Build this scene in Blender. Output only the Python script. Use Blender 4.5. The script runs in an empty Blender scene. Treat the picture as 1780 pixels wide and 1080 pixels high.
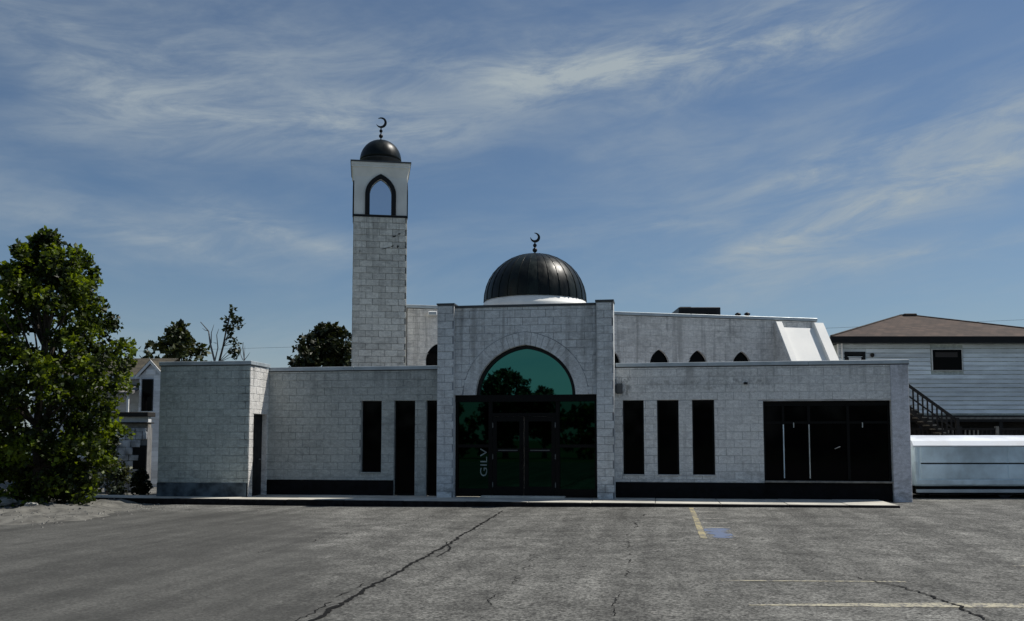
import bpy, math, random
import numpy as np
from mathutils import noise as nz
from mathutils import Vector, Matrix
R = math.radians
random.seed(7)
rng = np.random.default_rng(11)
scene = bpy.context.scene
col = scene.collection

# ------------------------------------------------------------------ camera
YAW = R(8.916)
CAM = Vector((0.0, -24.1, 1.6))
cam_d = bpy.data.cameras.new('camera')
cam_d.sensor_width = 36.0
cam_d.lens = 1620 / 1780 * 36.0
cam_d.shift_y = 98.5 / 1780
cam_d.clip_end = 6000
cam_d.clip_start = 0.05
cam = bpy.data.objects.new('camera', cam_d)
cam.location = CAM
cam.rotation_euler = (R(94.5), 0, YAW)
col.objects.link(cam)
scene.camera = cam

# ------------------------------------------------------------------ light
SUN = Vector((0.55, 0.36, 1.0)).normalized()          # direction towards the sun
SUN_EL = math.asin(SUN.z)
SUN_AZ = math.atan2(SUN.x, SUN.y)                      # clockwise from +Y
sun_d = bpy.data.lights.new('sun', 'SUN')
sun_d.energy = 4.6
sun_d.angle = R(0.53)
sun_d.color = (1.0, 0.95, 0.87)
sun = bpy.data.objects.new('sun', sun_d)
sun.rotation_euler = SUN.to_track_quat('Z', 'Y').to_euler()
sun.location = (30, 20, 50)
col.objects.link(sun)

scene.view_settings.view_transform = 'Standard'
scene.view_settings.look = 'None'
scene.view_settings.exposure = 0.0
scene.view_settings.gamma = 1.0
scene.view_settings.use_curve_mapping = False


class NT:
    """small wrapper to write node trees as expressions"""
    def __init__(s, tree):
        s.t = tree
    def n(s, kind, ins=None, **kw):
        nd = s.t.nodes.new(kind)
        for k, v in kw.items():
            setattr(nd, k, v)
        for k, v in (ins or {}).items():
            s.set(nd, k, v)
        return nd
    def set(s, nd, k, v):
        sock = nd.inputs[k]
        if isinstance(v, bpy.types.NodeSocket):
            s.t.links.new(v, sock)
        else:
            sock.default_value = v
    def m(s, op, a, b=0.0, c=0.0, clamp=False):
        nd = s.n('ShaderNodeMath', operation=op, use_clamp=clamp)
        for i, v in enumerate((a, b, c)):
            s.set(nd, i, v)
        return nd.outputs[0]
    def ramp(s, v, a, b, lo=0.0, hi=1.0):
        nd = s.n('ShaderNodeMapRange', interpolation_type='SMOOTHSTEP')
        for k, x in (('Value', v), ('From Min', a), ('From Max', b), ('To Min', lo), ('To Max', hi)):
            s.set(nd, k, x)
        return nd.outputs[0]
    def mix(s, f, a, b, blend='MIX'):
        nd = s.n('ShaderNodeMix', data_type='RGBA', blend_type=blend)
        s.set(nd, 0, f)
        for k, v in ((6, a), (7, b)):
            if isinstance(v, (tuple, list)) and len(v) == 3:
                v = (*v, 1)
            s.set(nd, k, v)
        return nd.outputs[2]
    def noise(s, vec, scale, detail=4.0, rough=0.55, dist=0.0):
        nd = s.n('ShaderNodeTexNoise', {'Scale': scale, 'Detail': detail, 'Roughness': rough, 'Distortion': dist})
        if vec is not None:
            s.set(nd, 'Vector', vec)
        return nd.outputs['Fac']
    def mapping(s, vec, scale=(1, 1, 1), loc=(0, 0, 0), rot=(0, 0, 0)):
        nd = s.n('ShaderNodeMapping', {'Scale': scale, 'Location': loc, 'Rotation': rot})
        s.set(nd, 'Vector', vec)
        return nd.outputs[0]
    def sep(s, vec):
        nd = s.n('ShaderNodeSeparateXYZ')
        s.set(nd, 0, vec)
        return nd.outputs
    def comb(s, x, y, z):
        nd = s.n('ShaderNodeCombineXYZ')
        for i, v in enumerate((x, y, z)):
            s.set(nd, i, v)
        return nd.outputs[0]


# ------------------------------------------------------------------ sky
world = bpy.data.worlds.new('World')
scene.world = world
world.use_nodes = True
world.node_tree.nodes.clear()
w = NT(world.node_tree)
SKY_STRENGTH = 0.085
sky = w.n('ShaderNodeTexSky', sky_type='NISHITA', sun_disc=False, sun_elevation=SUN_EL,
          sun_rotation=SUN_AZ, altitude=200, air_density=1.0, dust_density=0.6, ozone_density=2.2)
gen = w.n('ShaderNodeTexCoord').outputs['Generated']
dx, dy, dz = w.sep(gen)
zc = w.m('MAXIMUM', dz, 0.0)
den = w.m('ADD', zc, 0.10)
px = w.m('DIVIDE', dx, den)
py = w.m('DIVIDE', dy, den)
plane = w.comb(px, py, 0.0)
# broad banks of cirrus, streaked by the wind
warp = w.noise(w.mapping(plane, (0.7, 0.7, 1)), 1.0, 3.0)
wv = w.n('ShaderNodeVectorMath', operation='ADD')
w.set(wv, 0, plane)
w.set(wv, 1, w.comb(w.m('MULTIPLY', warp, 0.9), w.m('MULTIPLY', warp, 0.5), 0.0))
tilt = w.m('SUBTRACT', dz, w.m('MULTIPLY', dx, 0.13))    # banks climb gently to the right
wsp = w.n('ShaderNodeVectorMath', operation='ADD')
w.set(wsp, 0, w.comb(dx, dy, tilt))
w.set(wsp, 1, w.comb(w.m('MULTIPLY', w.m('SUBTRACT', warp, 0.5), 0.12), 0.0, w.m('MULTIPLY', w.m('SUBTRACT', warp, 0.5), 0.05)))
n_big = w.noise(w.mapping(wsp.outputs[0], (2.6, 2.6, 9.0), (0.7, 1.3, 2.4)), 1.0, 6.0, 0.60, 0.4)
n_fine = w.noise(w.mapping(wsp.outputs[0], (8.0, 8.0, 34.0), (4.3, 2.2, 7.7)), 1.0, 9.0, 0.66, 0.5)
az = w.m('ARCTAN2', dx, dy)
el = w.m('ARCSINE', dz)
def streak(a0, e0, a1, e1, half, gain):
    """one long cirrus streak between two directions (azimuth, elevation in degrees)"""
    a0, e0, a1, e1 = R(a0), R(e0), R(a1), R(e1)
    sl = (e1 - e0) / (a1 - a0)
    off = w.m('SUBTRACT', el, w.m('ADD', w.m('MULTIPLY', w.m('SUBTRACT', az, a0), sl), e0))
    off = w.m('ADD', off, w.m('MULTIPLY', w.m('SUBTRACT', warp, 0.5), 0.06))
    g = w.m('SUBTRACT', 1.0, w.m('DIVIDE', w.m('ABSOLUTE', off), R(half)), clamp=True)
    ends = w.m('MULTIPLY', w.ramp(az, a0 - R(5), a0 + R(4)), w.ramp(az, a1 - R(4), a1 + R(5), 1.0, 0.0))
    return w.m('MULTIPLY', w.m('MULTIPLY', w.m('MULTIPLY', g, g), ends), gain)
bands = None
for s_ in ((-9.5, 21.4, 12.0, 23.8, 3.8, 0.32), (-36, 19.5, -12, 18.0, 4.5, 0.20), (4.5, 10.9, 21, 15.3, 2.9, 0.30),
           (6.0, 14.8, 22, 18.2, 2.6, 0.22), (-27, 13.2, -18, 11.0, 1.8, 0.18), (9.0, 9.8, 20, 10.8, 1.2, 0.14),
           (-36, 12.2, -26, 11.2, 1.8, 0.12), (-2.0, 12.8, 5.0, 12.9, 1.1, 0.10), (-40, 22.5, 16, 22.5, 3.6, 0.09)):
    v_ = streak(*s_)
    bands = v_ if bands is None else w.m('ADD', bands, v_)
dens = w.m('ADD', w.m('MULTIPLY', w.ramp(n_big, 0.38, 0.76), 0.34), w.m('MULTIPLY', bands, w.ramp(n_fine, 0.25, 0.66, 0.5, 2.3)))
dens = w.m('MULTIPLY', dens, w.ramp(n_fine, 0.28, 0.68, 0.45, 1.3))
dens = w.m('ADD', dens, w.ramp(n_big, 0.25, 0.6, 0.02, 0.07))
low = w.ramp(el, R(0.0), R(11.5), 0.46, 0.0)           # the thin veil thickens towards the horizon
dens = w.m('ADD', dens, w.m('MULTIPLY', low, w.ramp(n_fine, 0.2, 0.7, 0.6, 1.2)), clamp=True)
tint = w.mix(1.0, sky.outputs[0], (0.62, 0.72, 0.79), 'MULTIPLY')
CLOUD = (4.3, 5.0, 5.45)
skycol = w.mix(dens, tint, CLOUD)
bg = w.n('ShaderNodeBackground', {'Strength': SKY_STRENGTH})
w.set(bg, 'Color', skycol)
wo = w.n('ShaderNodeOutputWorld')
world.node_tree.links.new(bg.outputs[0], wo.inputs[0])

# ------------------------------------------------------------------ helpers
def cf(lat, fwd, z=None):
    """metres to the right of / ahead of where the photographer stood -> world"""
    x = CAM.x + fwd * -math.sin(YAW) + lat * math.cos(YAW)
    y = CAM.y + fwd * math.cos(YAW) + lat * math.sin(YAW)
    return Vector((x, y)) if z is None else Vector((x, y, z))

def sstep(a, b, x):
    t = min(1, max(0, (x - a) / (b - a)))
    return t * t * (3 - 2 * t)

def gh(x, y):
    """height of the lot: it rises slightly to the right, so the kerb sinks away there"""
    return 0.10 * sstep(-9, 6, x) * sstep(-12, -3, y)

class MB:
    def __init__(s):
        s.v, s.f, s.mi = [], [], []
    def face(s, pts, mi=0):
        i = len(s.v)
        s.v += [tuple(p) for p in pts]
        s.f.append(tuple(range(i, i + len(pts))))
        s.mi.append(mi)
    def raw(s, vs, fs, mi=0):
        i = len(s.v)
        s.v += [tuple(p) for p in vs]
        for f in fs:
            s.f.append(tuple(i + k for k in f))
            s.mi.append(mi)
    def box(s, x0, x1, y0, y1, z0, z1, mi=0, M=None):
        vs = [Vector(p) for p in ((x0, y0, z0), (x1, y0, z0), (x1, y1, z0), (x0, y1, z0), (x0, y0, z1), (x1, y0, z1), (x1, y1, z1), (x0, y1, z1))]
        if M is not None:
            vs = [M @ p for p in vs]
        s.raw(vs, ((3, 2, 1, 0), (4, 5, 6, 7), (0, 1, 5, 4), (1, 2, 6, 5), (2, 3, 7, 6), (3, 0, 4, 7)), mi)
        return s
    def cbox(s, x0, x1, y0, y1, z0, z1, c=0.01, mi=0, M=None):
        """box with all twelve edges chamfered"""
        vs = []
        idx = {}
        for ix, X in ((0, x0), (1, x1)):
            for iy, Y in ((0, y0), (1, y1)):
                for iz, Zz in ((0, z0), (1, z1)):
                    sx, sy_, sz = (1 if ix == 0 else -1), (1 if iy == 0 else -1), (1 if iz == 0 else -1)
                    for ax in range(3):
                        p = [X + sx * c, Y + sy_ * c, Zz + sz * c]
                        p[ax] = (X, Y, Zz)[ax]
                        idx[ix, iy, iz, ax] = len(vs)
                        vs.append(Vector(p))
        fs = []
        for ax in range(3):
            o = [a for a in range(3) if a != ax]
            for e in (0, 1):
                q = []
                for (p, r) in ((0, 0), (1, 0), (1, 1), (0, 1)):
                    k = [0, 0, 0]; k[ax] = e; k[o[0]] = p; k[o[1]] = r
                    q.append(idx[(*k, ax)])
                fs.append(q)
        for ax in range(3):
            o = [a for a in range(3) if a != ax]
            for p in (0, 1):
                for r in (0, 1):
                    k0 = [0, 0, 0]; k0[o[0]] = p; k0[o[1]] = r
                    k1 = list(k0); k1[ax] = 1
                    fs.append([idx[(*k0, o[0])], idx[(*k1, o[0])], idx[(*k1, o[1])], idx[(*k0, o[1])]])
        for ix in (0, 1):
            for iy in (0, 1):
                for iz in (0, 1):
                    fs.append([idx[ix, iy, iz, a] for a in range(3)])
        if M is not None:
            vs = [M @ p for p in vs]
        s.raw(vs, fs, mi)
        return s
    def prism(s, poly, y0, y1, mi=0, M=None):
        """polygon in x,z pushed from y0 to y1"""
        n = len(poly)
        vs = [Vector((p[0], y0, p[1])) for p in poly] + [Vector((p[0], y1, p[1])) for p in poly]
        if M is not None:
            vs = [M @ p for p in vs]
        fs = [tuple(range(n)), tuple(range(2 * n - 1, n - 1, -1))]
        fs += [(i, n + i, n + (i + 1) % n, (i + 1) % n) for i in range(n)]
        s.raw(vs, fs, mi)
        return s
    def strip(s, outer, inner, y0, y1, mi=0):
        """solid band between two polylines of equal length in x,z"""
        n = len(outer)
        for k in range(n - 1):
            q = [outer[k], outer[k + 1], inner[k + 1], inner[k]]
            s.face([(p[0], y0, p[1]) for p in q], mi)
            s.face([(p[0], y1, p[1]) for p in reversed(q)], mi)
            s.face([(outer[k][0], y0, outer[k][1]), (outer[k][0], y1, outer[k][1]), (outer[k + 1][0], y1, outer[k + 1][1]), (outer[k + 1][0], y0, outer[k + 1][1])], mi)
            s.face([(inner[k][0], y1, inner[k][1]), (inner[k][0], y0, inner[k][1]), (inner[k + 1][0], y0, inner[k + 1][1]), (inner[k + 1][0], y1, inner[k + 1][1])], mi)
        for k in (0, n - 1):
            s.face([(outer[k][0], y0, outer[k][1]), (inner[k][0], y0, inner[k][1]), (inner[k][0], y1, inner[k][1]), (outer[k][0], y1, outer[k][1])], mi)
        return s
    def tube(s, pts, rad, seg=6, mi=0, cap=True):
        pts = [Vector(p) for p in pts]
        rad = rad if isinstance(rad, (list, tuple)) else [rad] * len(pts)
        rings = []
        for i, p in enumerate(pts):
            d = (pts[min(i + 1, len(pts) - 1)] - pts[max(i - 1, 0)]).normalized()
            a = d.orthogonal().normalized() if i == 0 else (a - d * a.dot(d)).normalized()
            b = d.cross(a)
            rings.append([p + (a * math.cos(2 * math.pi * k / seg) + b * math.sin(2 * math.pi * k / seg)) * rad[i] for k in range(seg)])
        vs = [q for r_ in rings for q in r_]
        fs = []
        for i in range(len(pts) - 1):
            for k in range(seg):
                k2 = (k + 1) % seg
                fs.append((i * seg + k, i * seg + k2, (i + 1) * seg + k2, (i + 1) * seg + k))
        if cap:
            fs.append(tuple(range(seg - 1, -1, -1)))
            fs.append(tuple((len(pts) - 1) * seg + k for k in range(seg)))
        s.raw(vs, fs, mi)
        return s
    def lathe(s, prof, seg=24, c=(0, 0, 0), mi=0):
        vs, fs = [], []
        for r_, z in prof:
            for k in range(seg):
                t = 2 * math.pi * k / seg
                vs.append((c[0] + r_ * math.cos(t), c[1] + r_ * math.sin(t), c[2] + z))
        for i in range(len(prof) - 1):
            for k in range(seg):
                k2 = (k + 1) % seg
                fs.append((i * seg + k, i * seg + k2, (i + 1) * seg + k2, (i + 1) * seg + k))
        fs.append(tuple(range(seg - 1, -1, -1)))
        fs.append(tuple((len(prof) - 1) * seg + k for k in range(seg)))
        s.raw(vs, fs, mi)
        return s
    def mesh(s, name, mat, smooth=False):
        me = bpy.data.meshes.new(name)
        me.from_pydata(s.v, [], s.f)
        for m_ in (mat if isinstance(mat, (list, tuple)) else [mat]):
            me.materials.append(m_)
        if any(s.mi):
            me.polygons.foreach_set('material_index', s.mi)
        if smooth:
            me.polygons.foreach_set('use_smooth', [True] * len(me.polygons))
        me.update()
        return me
    def build(s, name, mat, parent=None, smooth=False, loc=None, rz=None):
        return put(name, s.mesh(name, mat, smooth), parent, loc, rz)

def put(name, me, parent=None, loc=None, rz=None):
    o = bpy.data.objects.new(name, me)
    col.objects.link(o)
    if parent is not None:
        o.parent = parent
    if loc is not None:
        o.location = loc
    if rz is not None:
        o.rotation_euler = (0, 0, rz)
    return o

def tag(o, label=None, cat=None, group=None, kind=None):
    for k, v in (('label', label), ('category', cat), ('group', group), ('kind', kind)):
        if v:
            o[k] = v
    return o

def thing(name, label, cat, loc=(0, 0, 0), rz=0.0, group=None):
    o = bpy.data.objects.new(name, None)
    o.empty_display_size = 0.3
    o.location = loc
    o.rotation_euler = (0, 0, rz)
    col.objects.link(o)
    return tag(o, label, cat, group)

# ------------------------------------------------------------------ materials
def mat_new(name):
    m = bpy.data.materials.new(name)
    m.use_nodes = True
    m.node_tree.nodes.clear()
    t = NT(m.node_tree)
    out = t.n('ShaderNodeOutputMaterial')
    b = t.n('ShaderNodeBsdfPrincipled')
    m.node_tree.links.new(b.outputs[0], out.inputs[0])
    return m, t, b, out

def geo_pos(t):
    return t.n('ShaderNodeNewGeometry').outputs['Position']

def plain(name, c, rough=0.6, metal=0.0, var=0.18, nscale=6.0, bump=0.0, bscale=60.0, spec=0.5):
    m, t, b, _ = mat_new(name)
    p = geo_pos(t)
    n1 = t.noise(p, nscale, 5.0)
    f = t.ramp(n1, 0.3, 0.7, 1 - var, 1 + var)
    t.set(b, 'Base Color', t.mix(1.0, (*c, 1), t.comb(f, f, f), 'MULTIPLY'))
    t.set(b, 'Roughness', t.ramp(n1, 0.3, 0.7, max(0.02, rough - 0.08), min(1, rough + 0.08)))
    b.inputs['Metallic'].default_value = metal
    b.inputs['Specular IOR Level'].default_value = spec
    if bump:
        bn = t.n('ShaderNodeBump', {'Strength': bump, 'Distance': 0.01})
        t.set(bn, 'Height', t.noise(p, bscale, 4.0))
        t.set(b, 'Normal', bn.outputs[0])
    return m

def block_paint(name, c, stain=0.35, blockvar=0.10, streak_=0.25, bump=0.5, patch=None, dirt=(0.16, 0.16, 0.155), tower=False, drip=(2.75, 3.5)):
    """painted concrete block: a tone per block, weather streaks, patches of grime, a rough face"""
    m, t, b, _ = mat_new(name)
    g = t.n('ShaderNodeNewGeometry')
    p = g.outputs['Position']
    oi = t.n('ShaderNodeObjectInfo').outputs['Random']
    rnd = t.m('FRACT', t.m('ADD', oi, g.outputs['Random Per Island']))
    tone = t.ramp(rnd, 0.0, 1.0, 1 - blockvar, 1 + blockvar)
    c0 = t.mix(1.0, (*c, 1), t.comb(tone, tone, tone), 'MULTIPLY')
    big = t.noise(p, 0.8, 6.0, 0.6)
    mid = t.noise(t.mapping(p, (1, 1, 2.2)), 3.3, 6.0, 0.65)
    grime = t.m('MULTIPLY', t.ramp(t.m('ADD', t.m('MULTIPLY', big, 0.55), t.m('MULTIPLY', mid, 0.45)), 0.48, 0.68), stain)
    c1 = t.mix(grime, c0, dirt)
    st = t.noise(t.mapping(p, (5.0, 5.0, 0.35)), 1.0, 5.0, 0.6)
    c2 = t.mix(t.m('MULTIPLY', t.ramp(st, 0.55, 0.75), streak_), c1, dirt)
    fine = t.noise(p, 55.0, 4.0, 0.7)
    ff = t.m('MULTIPLY', t.ramp(fine, 0.25, 0.75, 0.80, 1.15), t.ramp(t.noise(t.mapping(p, (1, 1, 1.7), (5, 2, 8)), 9.0, 5.0, 0.7), 0.28, 0.72, 0.80, 1.12))
    c3 = t.mix(1.0, c2, t.comb(ff, ff, ff), 'MULTIPLY')
    z = t.sep(p)[2]
    foot = t.m('MULTIPLY', t.ramp(z, 0.2, 1.1, 1.0, 0.0), t.ramp(mid, 0.42, 0.62))
    c3 = t.mix(t.m('MULTIPLY', foot, 0.5), c3, dirt)
    if tower:
        drip = (6.4, 8.6)
    dn = t.noise(t.mapping(p, (3.2, 3.2, 0.22), (4, 1, 2)), 1.0, 4.0, 0.6)
    dk = t.m('MULTIPLY', t.ramp(z, drip[0], drip[1]), t.ramp(dn, 0.50, 0.66))
    c3 = t.mix(t.m('MULTIPLY', dk, 0.45), c3, dirt)
    if patch:                                            # a smeared ghost of old lettering / damp
        for (qx, qz, hw, hh, k) in patch:
            x_ = t.sep(p)[0]
            mx = t.m('SUBTRACT', 1.0, t.m('DIVIDE', t.m('ABSOLUTE', t.m('SUBTRACT', x_, qx)), hw), clamp=True)
            mz = t.m('SUBTRACT', 1.0, t.m('DIVIDE', t.m('ABSOLUTE', t.m('SUBTRACT', z, qz)), hh), clamp=True)
            nn = t.noise(t.mapping(p, (1.6, 1, 1.0)), 6.0, 5.0, 0.7)
            mk = t.m('MULTIPLY', t.m('MULTIPLY', t.ramp(mx, 0.0, 0.25), t.ramp(mz, 0.0, 0.5)), t.ramp(nn, 0.44, 0.62))
            c3 = t.mix(t.m('MULTIPLY', mk, k), c3, dirt)
    t.set(b, 'Base Color', c3)
    b.inputs['Roughness'].default_value = 0.82
    b.inputs['Specular IOR Level'].default_value = 0.3
    bn = t.n('ShaderNodeBump', {'Strength': min(1.0, bump * 1.7), 'Distance': 0.02})
    t.set(bn, 'Height', t.m('ADD', t.m('MULTIPLY', t.noise(p, 24.0, 6.0, 0.7), 0.8), t.m('MULTIPLY', fine, 0.5)))
    t.set(b, 'Normal', bn.outputs[0])
    return m

M_wing = block_paint('painted_block_wing', (0.79, 0.79, 0.77), 0.30, 0.04,
                     patch=[(1.2, 3.02, 1.9, 0.16, 0.42), (2.0, 3.22, 0.9, 0.18, 0.3), (-0.9, 3.0, 0.25, 0.35, 0.7)])
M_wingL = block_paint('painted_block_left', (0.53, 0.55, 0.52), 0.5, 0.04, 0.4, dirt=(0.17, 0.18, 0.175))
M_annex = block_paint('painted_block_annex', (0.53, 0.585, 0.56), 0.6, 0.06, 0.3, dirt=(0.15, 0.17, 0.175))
M_portal = block_paint('painted_block_portal', (0.72, 0.745, 0.75), 0.36, 0.05)
M_hall = block_paint('painted_block_hall', (0.82, 0.80, 0.765), 0.36, 0.05)
M_tower = block_paint('painted_block_tower', (0.74, 0.725, 0.66), 0.6, 0.12, 0.4, 1.0, tower=True)
M_pier = block_paint('pier_render', (0.70, 0.70, 0.74), 0.25, 0.0, 0.3, 0.25)
M_mortar_portal = plain('portal_mortar', (0.24, 0.26, 0.28), 0.9, var=0.6, nscale=1.0)
M_mortar = plain('mortar', (0.45, 0.455, 0.455), 0.9, var=0.45, nscale=1.2)
M_mortar_annex = plain('annex_mortar', (0.36, 0.40, 0.39), 0.9, var=0.4)
M_mortar_left = plain('left_mortar', (0.31, 0.325, 0.315), 0.9, var=0.45, nscale=1.2)
M_mortar_dark = plain('mortar_dark', (0.10, 0.098, 0.092), 0.9, var=0.9, nscale=1.1)
M_coping = plain('coping_metal', (0.42, 0.47, 0.50), 0.45, 0.2, 0.15, 2.0)
M_shadow_strip = plain('shadow_strip', (0.025, 0.027, 0.03), 0.6)
M_dark_coping = plain('dark_coping', (0.06, 0.065, 0.07), 0.5, 0.2)
M_plinth = plain('black_plinth_paint', (0.006, 0.006, 0.007), 0.7, var=0.5, spec=0.12)
M_plinth_blue = plain('slate_plinth_paint', (0.075, 0.10, 0.12), 0.75, var=0.6, nscale=3, spec=0.2)
M_stucco = plain('white_stucco', (0.80, 0.80, 0.76), 0.75, var=0.10, nscale=1.2, bump=0.25, bscale=90)
M_white = plain('white_paint', (0.78, 0.79, 0.79), 0.55, var=0.08)
M_whitemem = plain('white_membrane', (0.82, 0.82, 0.79), 0.6, var=0.06, nscale=1.4, bump=0.15, bscale=20)
M_black = plain('black_trim', (0.008, 0.008, 0.009), 0.5, var=0.3, spec=0.25)
M_frame = plain('bronze_aluminium', (0.004, 0.004, 0.004), 0.45, 0.0, 0.2, spec=0.12)
M_alu = plain('brushed_aluminium', (0.50, 0.52, 0.52), 0.35, 0.9, 0.1)
M_hinge = plain('dull_steel', (0.10, 0.105, 0.105), 0.5, 0.3, 0.2)
M_roof_blue = plain('trailer_roof_paint', (0.56, 0.61, 0.68), 0.5, 0.0, 0.2, 1.3)
M_flatroof = plain('flat_roof', (0.22, 0.22, 0.22), 0.9)
M_steel_dark = plain('dark_steel', (0.012, 0.012, 0.014), 0.45, 0.4)

def glass_mat(name, c, rough, metal, spec):
    m, t, b, _ = mat_new(name)
    p = geo_pos(t)
    b.inputs['Base Color'].default_value = (*c, 1)
    b.inputs['Metallic'].default_value = metal
    b.inputs['Specular IOR Level'].default_value = spec
    b.inputs['Roughness'].default_value = rough
    bn = t.n('ShaderNodeBump', {'Strength': 0.02, 'Distance': 0.02})
    t.set(bn, 'Height', t.noise(p, 1.1, 2.0))
    t.set(b, 'Normal', bn.outputs[0])
    return m
M_glass = glass_mat('black_glass', (0.002, 0.002, 0.0024), 0.05, 0.0, 0.06)
M_belfry_glass = glass_mat('pale_blue_glass', (0.66, 0.70, 0.76), 0.08, 1.0, 0.5)
M_glass_door = glass_mat('door_glass', (0.006, 0.026, 0.017), 0.02, 1.0, 0.5)
M_glass_arch = glass_mat('teal_mirror_glass', (0.045, 0.165, 0.14), 0.015, 1.0, 0.5)

def dome_mat():
    m, t, b, _ = mat_new('dark_dome_metal')
    g = t.n('ShaderNodeNewGeometry')
    p = g.outputs['Position']
    oi = t.n('ShaderNodeObjectInfo').outputs['Random']
    f = t.ramp(oi, 0, 1, 0.6, 1.5)
    n1 = t.noise(t.mapping(p, (3, 3, 0.8)), 2.0, 5.0)
    f = t.m('MULTIPLY', f, t.ramp(n1, 0.3, 0.7, 0.7, 1.4))
    t.set(b, 'Base Color', t.mix(1.0, (0.0055, 0.009, 0.0082, 1), t.comb(f, f, f), 'MULTIPLY'))
    b.inputs['Metallic'].default_value = 0.0
    b.inputs['Specular IOR Level'].default_value = 0.22
    t.set(b, 'Roughness', t.ramp(n1, 0.3, 0.7, 0.30, 0.44))
    return m
M_dome = dome_mat()

def asphalt_mat():
    m, t, b, _ = mat_new('old_asphalt')
    p = geo_pos(t)
    x, y, z = t.sep(p)
    big = t.noise(p, 0.25, 5.0, 0.6)
    mid = t.noise(p, 1.5, 7.0, 0.68)
    fine = t.noise(p, 26.0, 4.0, 0.75)
    grit = t.n('ShaderNodeTexVoronoi', {'Scale': 38.0})
    t.set(grit, 'Vector', p)
    speck = t.sep(grit.outputs['Color'])[0]
    f = t.m('MULTIPLY', t.ramp(big, 0.3, 0.7, 0.86, 1.14), t.ramp(mid, 0.28, 0.72, 0.58, 1.36))
    f = t.m('MULTIPLY', f, t.ramp(fine, 0.32, 0.68, 0.5, 1.42))
    f = t.m('MULTIPLY', f, t.ramp(speck, 0.0, 0.8, 0.5, 1.3))
    # coarse dark pits where the binder has gone
    pit = t.noise(t.mapping(p, (7.0, 4.2, 7.0)), 1.0, 5.0, 0.78)
    pit = t.m('MULTIPLY', t.ramp(pit, 0.53, 0.66), t.ramp(mid, 0.35, 0.6, 0.35, 0.95))
    f = t.m('MULTIPLY', f, t.m('SUBTRACT', 1.0, t.m('MULTIPLY', t.m('MULTIPLY', pit, 0.72), t.ramp(x, -6.0, -3.5))))
    # a net of small cracks, opened up only here and there
    wob = t.n('ShaderNodeVectorMath', operation='ADD')
    t.set(wob, 0, p)
    t.set(wob, 1, t.comb(t.m('MULTIPLY', t.noise(p, 2.5, 5.0), 0.5), t.m('MULTIPLY', t.noise(t.mapping(p, loc=(7, 3, 0)), 2.5, 5.0), 0.5), 0))
    vor = t.n('ShaderNodeTexVoronoi', {'Scale': 0.8}, feature='DISTANCE_TO_EDGE')
    t.set(vor, 'Vector', wob.outputs[0])
    worn = t.m('MULTIPLY', t.ramp(mid, 0.5, 0.72), t.ramp(x, -6.5, -2.0, 0.0, 1.0))
    cr = t.m('MULTIPLY', t.ramp(vor.outputs['Distance'], 0.0, 0.028, 1.0, 0.0), worn)
    vor2 = t.n('ShaderNodeTexVoronoi', {'Scale': 3.2}, feature='DISTANCE_TO_EDGE')
    t.set(vor2, 'Vector', wob.outputs[0])
    cr2 = t.m('MULTIPLY', t.ramp(vor2.outputs['Distance'], 0.0, 0.06, 0.8, 0.0), t.m('MULTIPLY', worn, t.ramp(big, 0.5, 0.62)))
    cr = t.m('MAXIMUM', cr, cr2)
    # smoother, darker repair at the left end of the lot
    e = t.m('ADD', t.m('MULTIPLY', t.m('ADD', x, 5.0), 1.0), t.m('MULTIPLY', t.m('SUBTRACT', mid, 0.5), 2.0))
    e = t.m('ADD', e, t.m('MULTIPLY', t.m('ADD', y, 9.5), 0.42))
    patch = t.m('MULTIPLY', t.ramp(e, -1.2, 0.6, 1.0, 0.0), t.ramp(t.m('ADD', y, t.m('MULTIPLY', big, 1.5)), -4.2, -2.8, 1.0, 0.0))
    f = t.m('ADD', t.m('MULTIPLY', f, t.m('SUBTRACT', 1.0, t.m('MULTIPLY', patch, 0.72))), t.m('MULTIPLY', patch, 0.31))
    # tyre-polished, oil-darkened lanes running up to the building
    lane = t.noise(t.mapping(p, (1.0, 0.07, 1.0)), 1.7, 4.0, 0.6)
    f = t.m('MULTIPLY', f, t.ramp(lane, 0.32, 0.68, 0.74, 1.16))
    col_ = t.mix(1.0, (0.138, 0.137, 0.127, 1), t.comb(f, f, f), 'MULTIPLY')
    col_ = t.mix(t.m('MULTIPLY', cr, 0.85), col_, (0.012, 0.012, 0.012))
    t.set(b, 'Base Color', col_)
    b.inputs['Roughness'].default_value = 0.9
    b.inputs['Specular IOR Level'].default_value = 0.25
    bn = t.n('ShaderNodeBump', {'Strength': 0.85, 'Distance': 0.012})
    hgt = t.m('ADD', t.m('MULTIPLY', fine, 0.7), t.m('MULTIPLY', speck, 0.6))
    hgt = t.m('SUBTRACT', t.m('MULTIPLY', hgt, t.m('SUBTRACT', 1.0, t.m('MULTIPLY', patch, 0.75))), t.m('MULTIPLY', cr, 1.2))
    t.set(bn, 'Height', hgt)
    t.set(b, 'Normal', bn.outputs[0])
    return m
M_asphalt = asphalt_mat()

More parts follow.
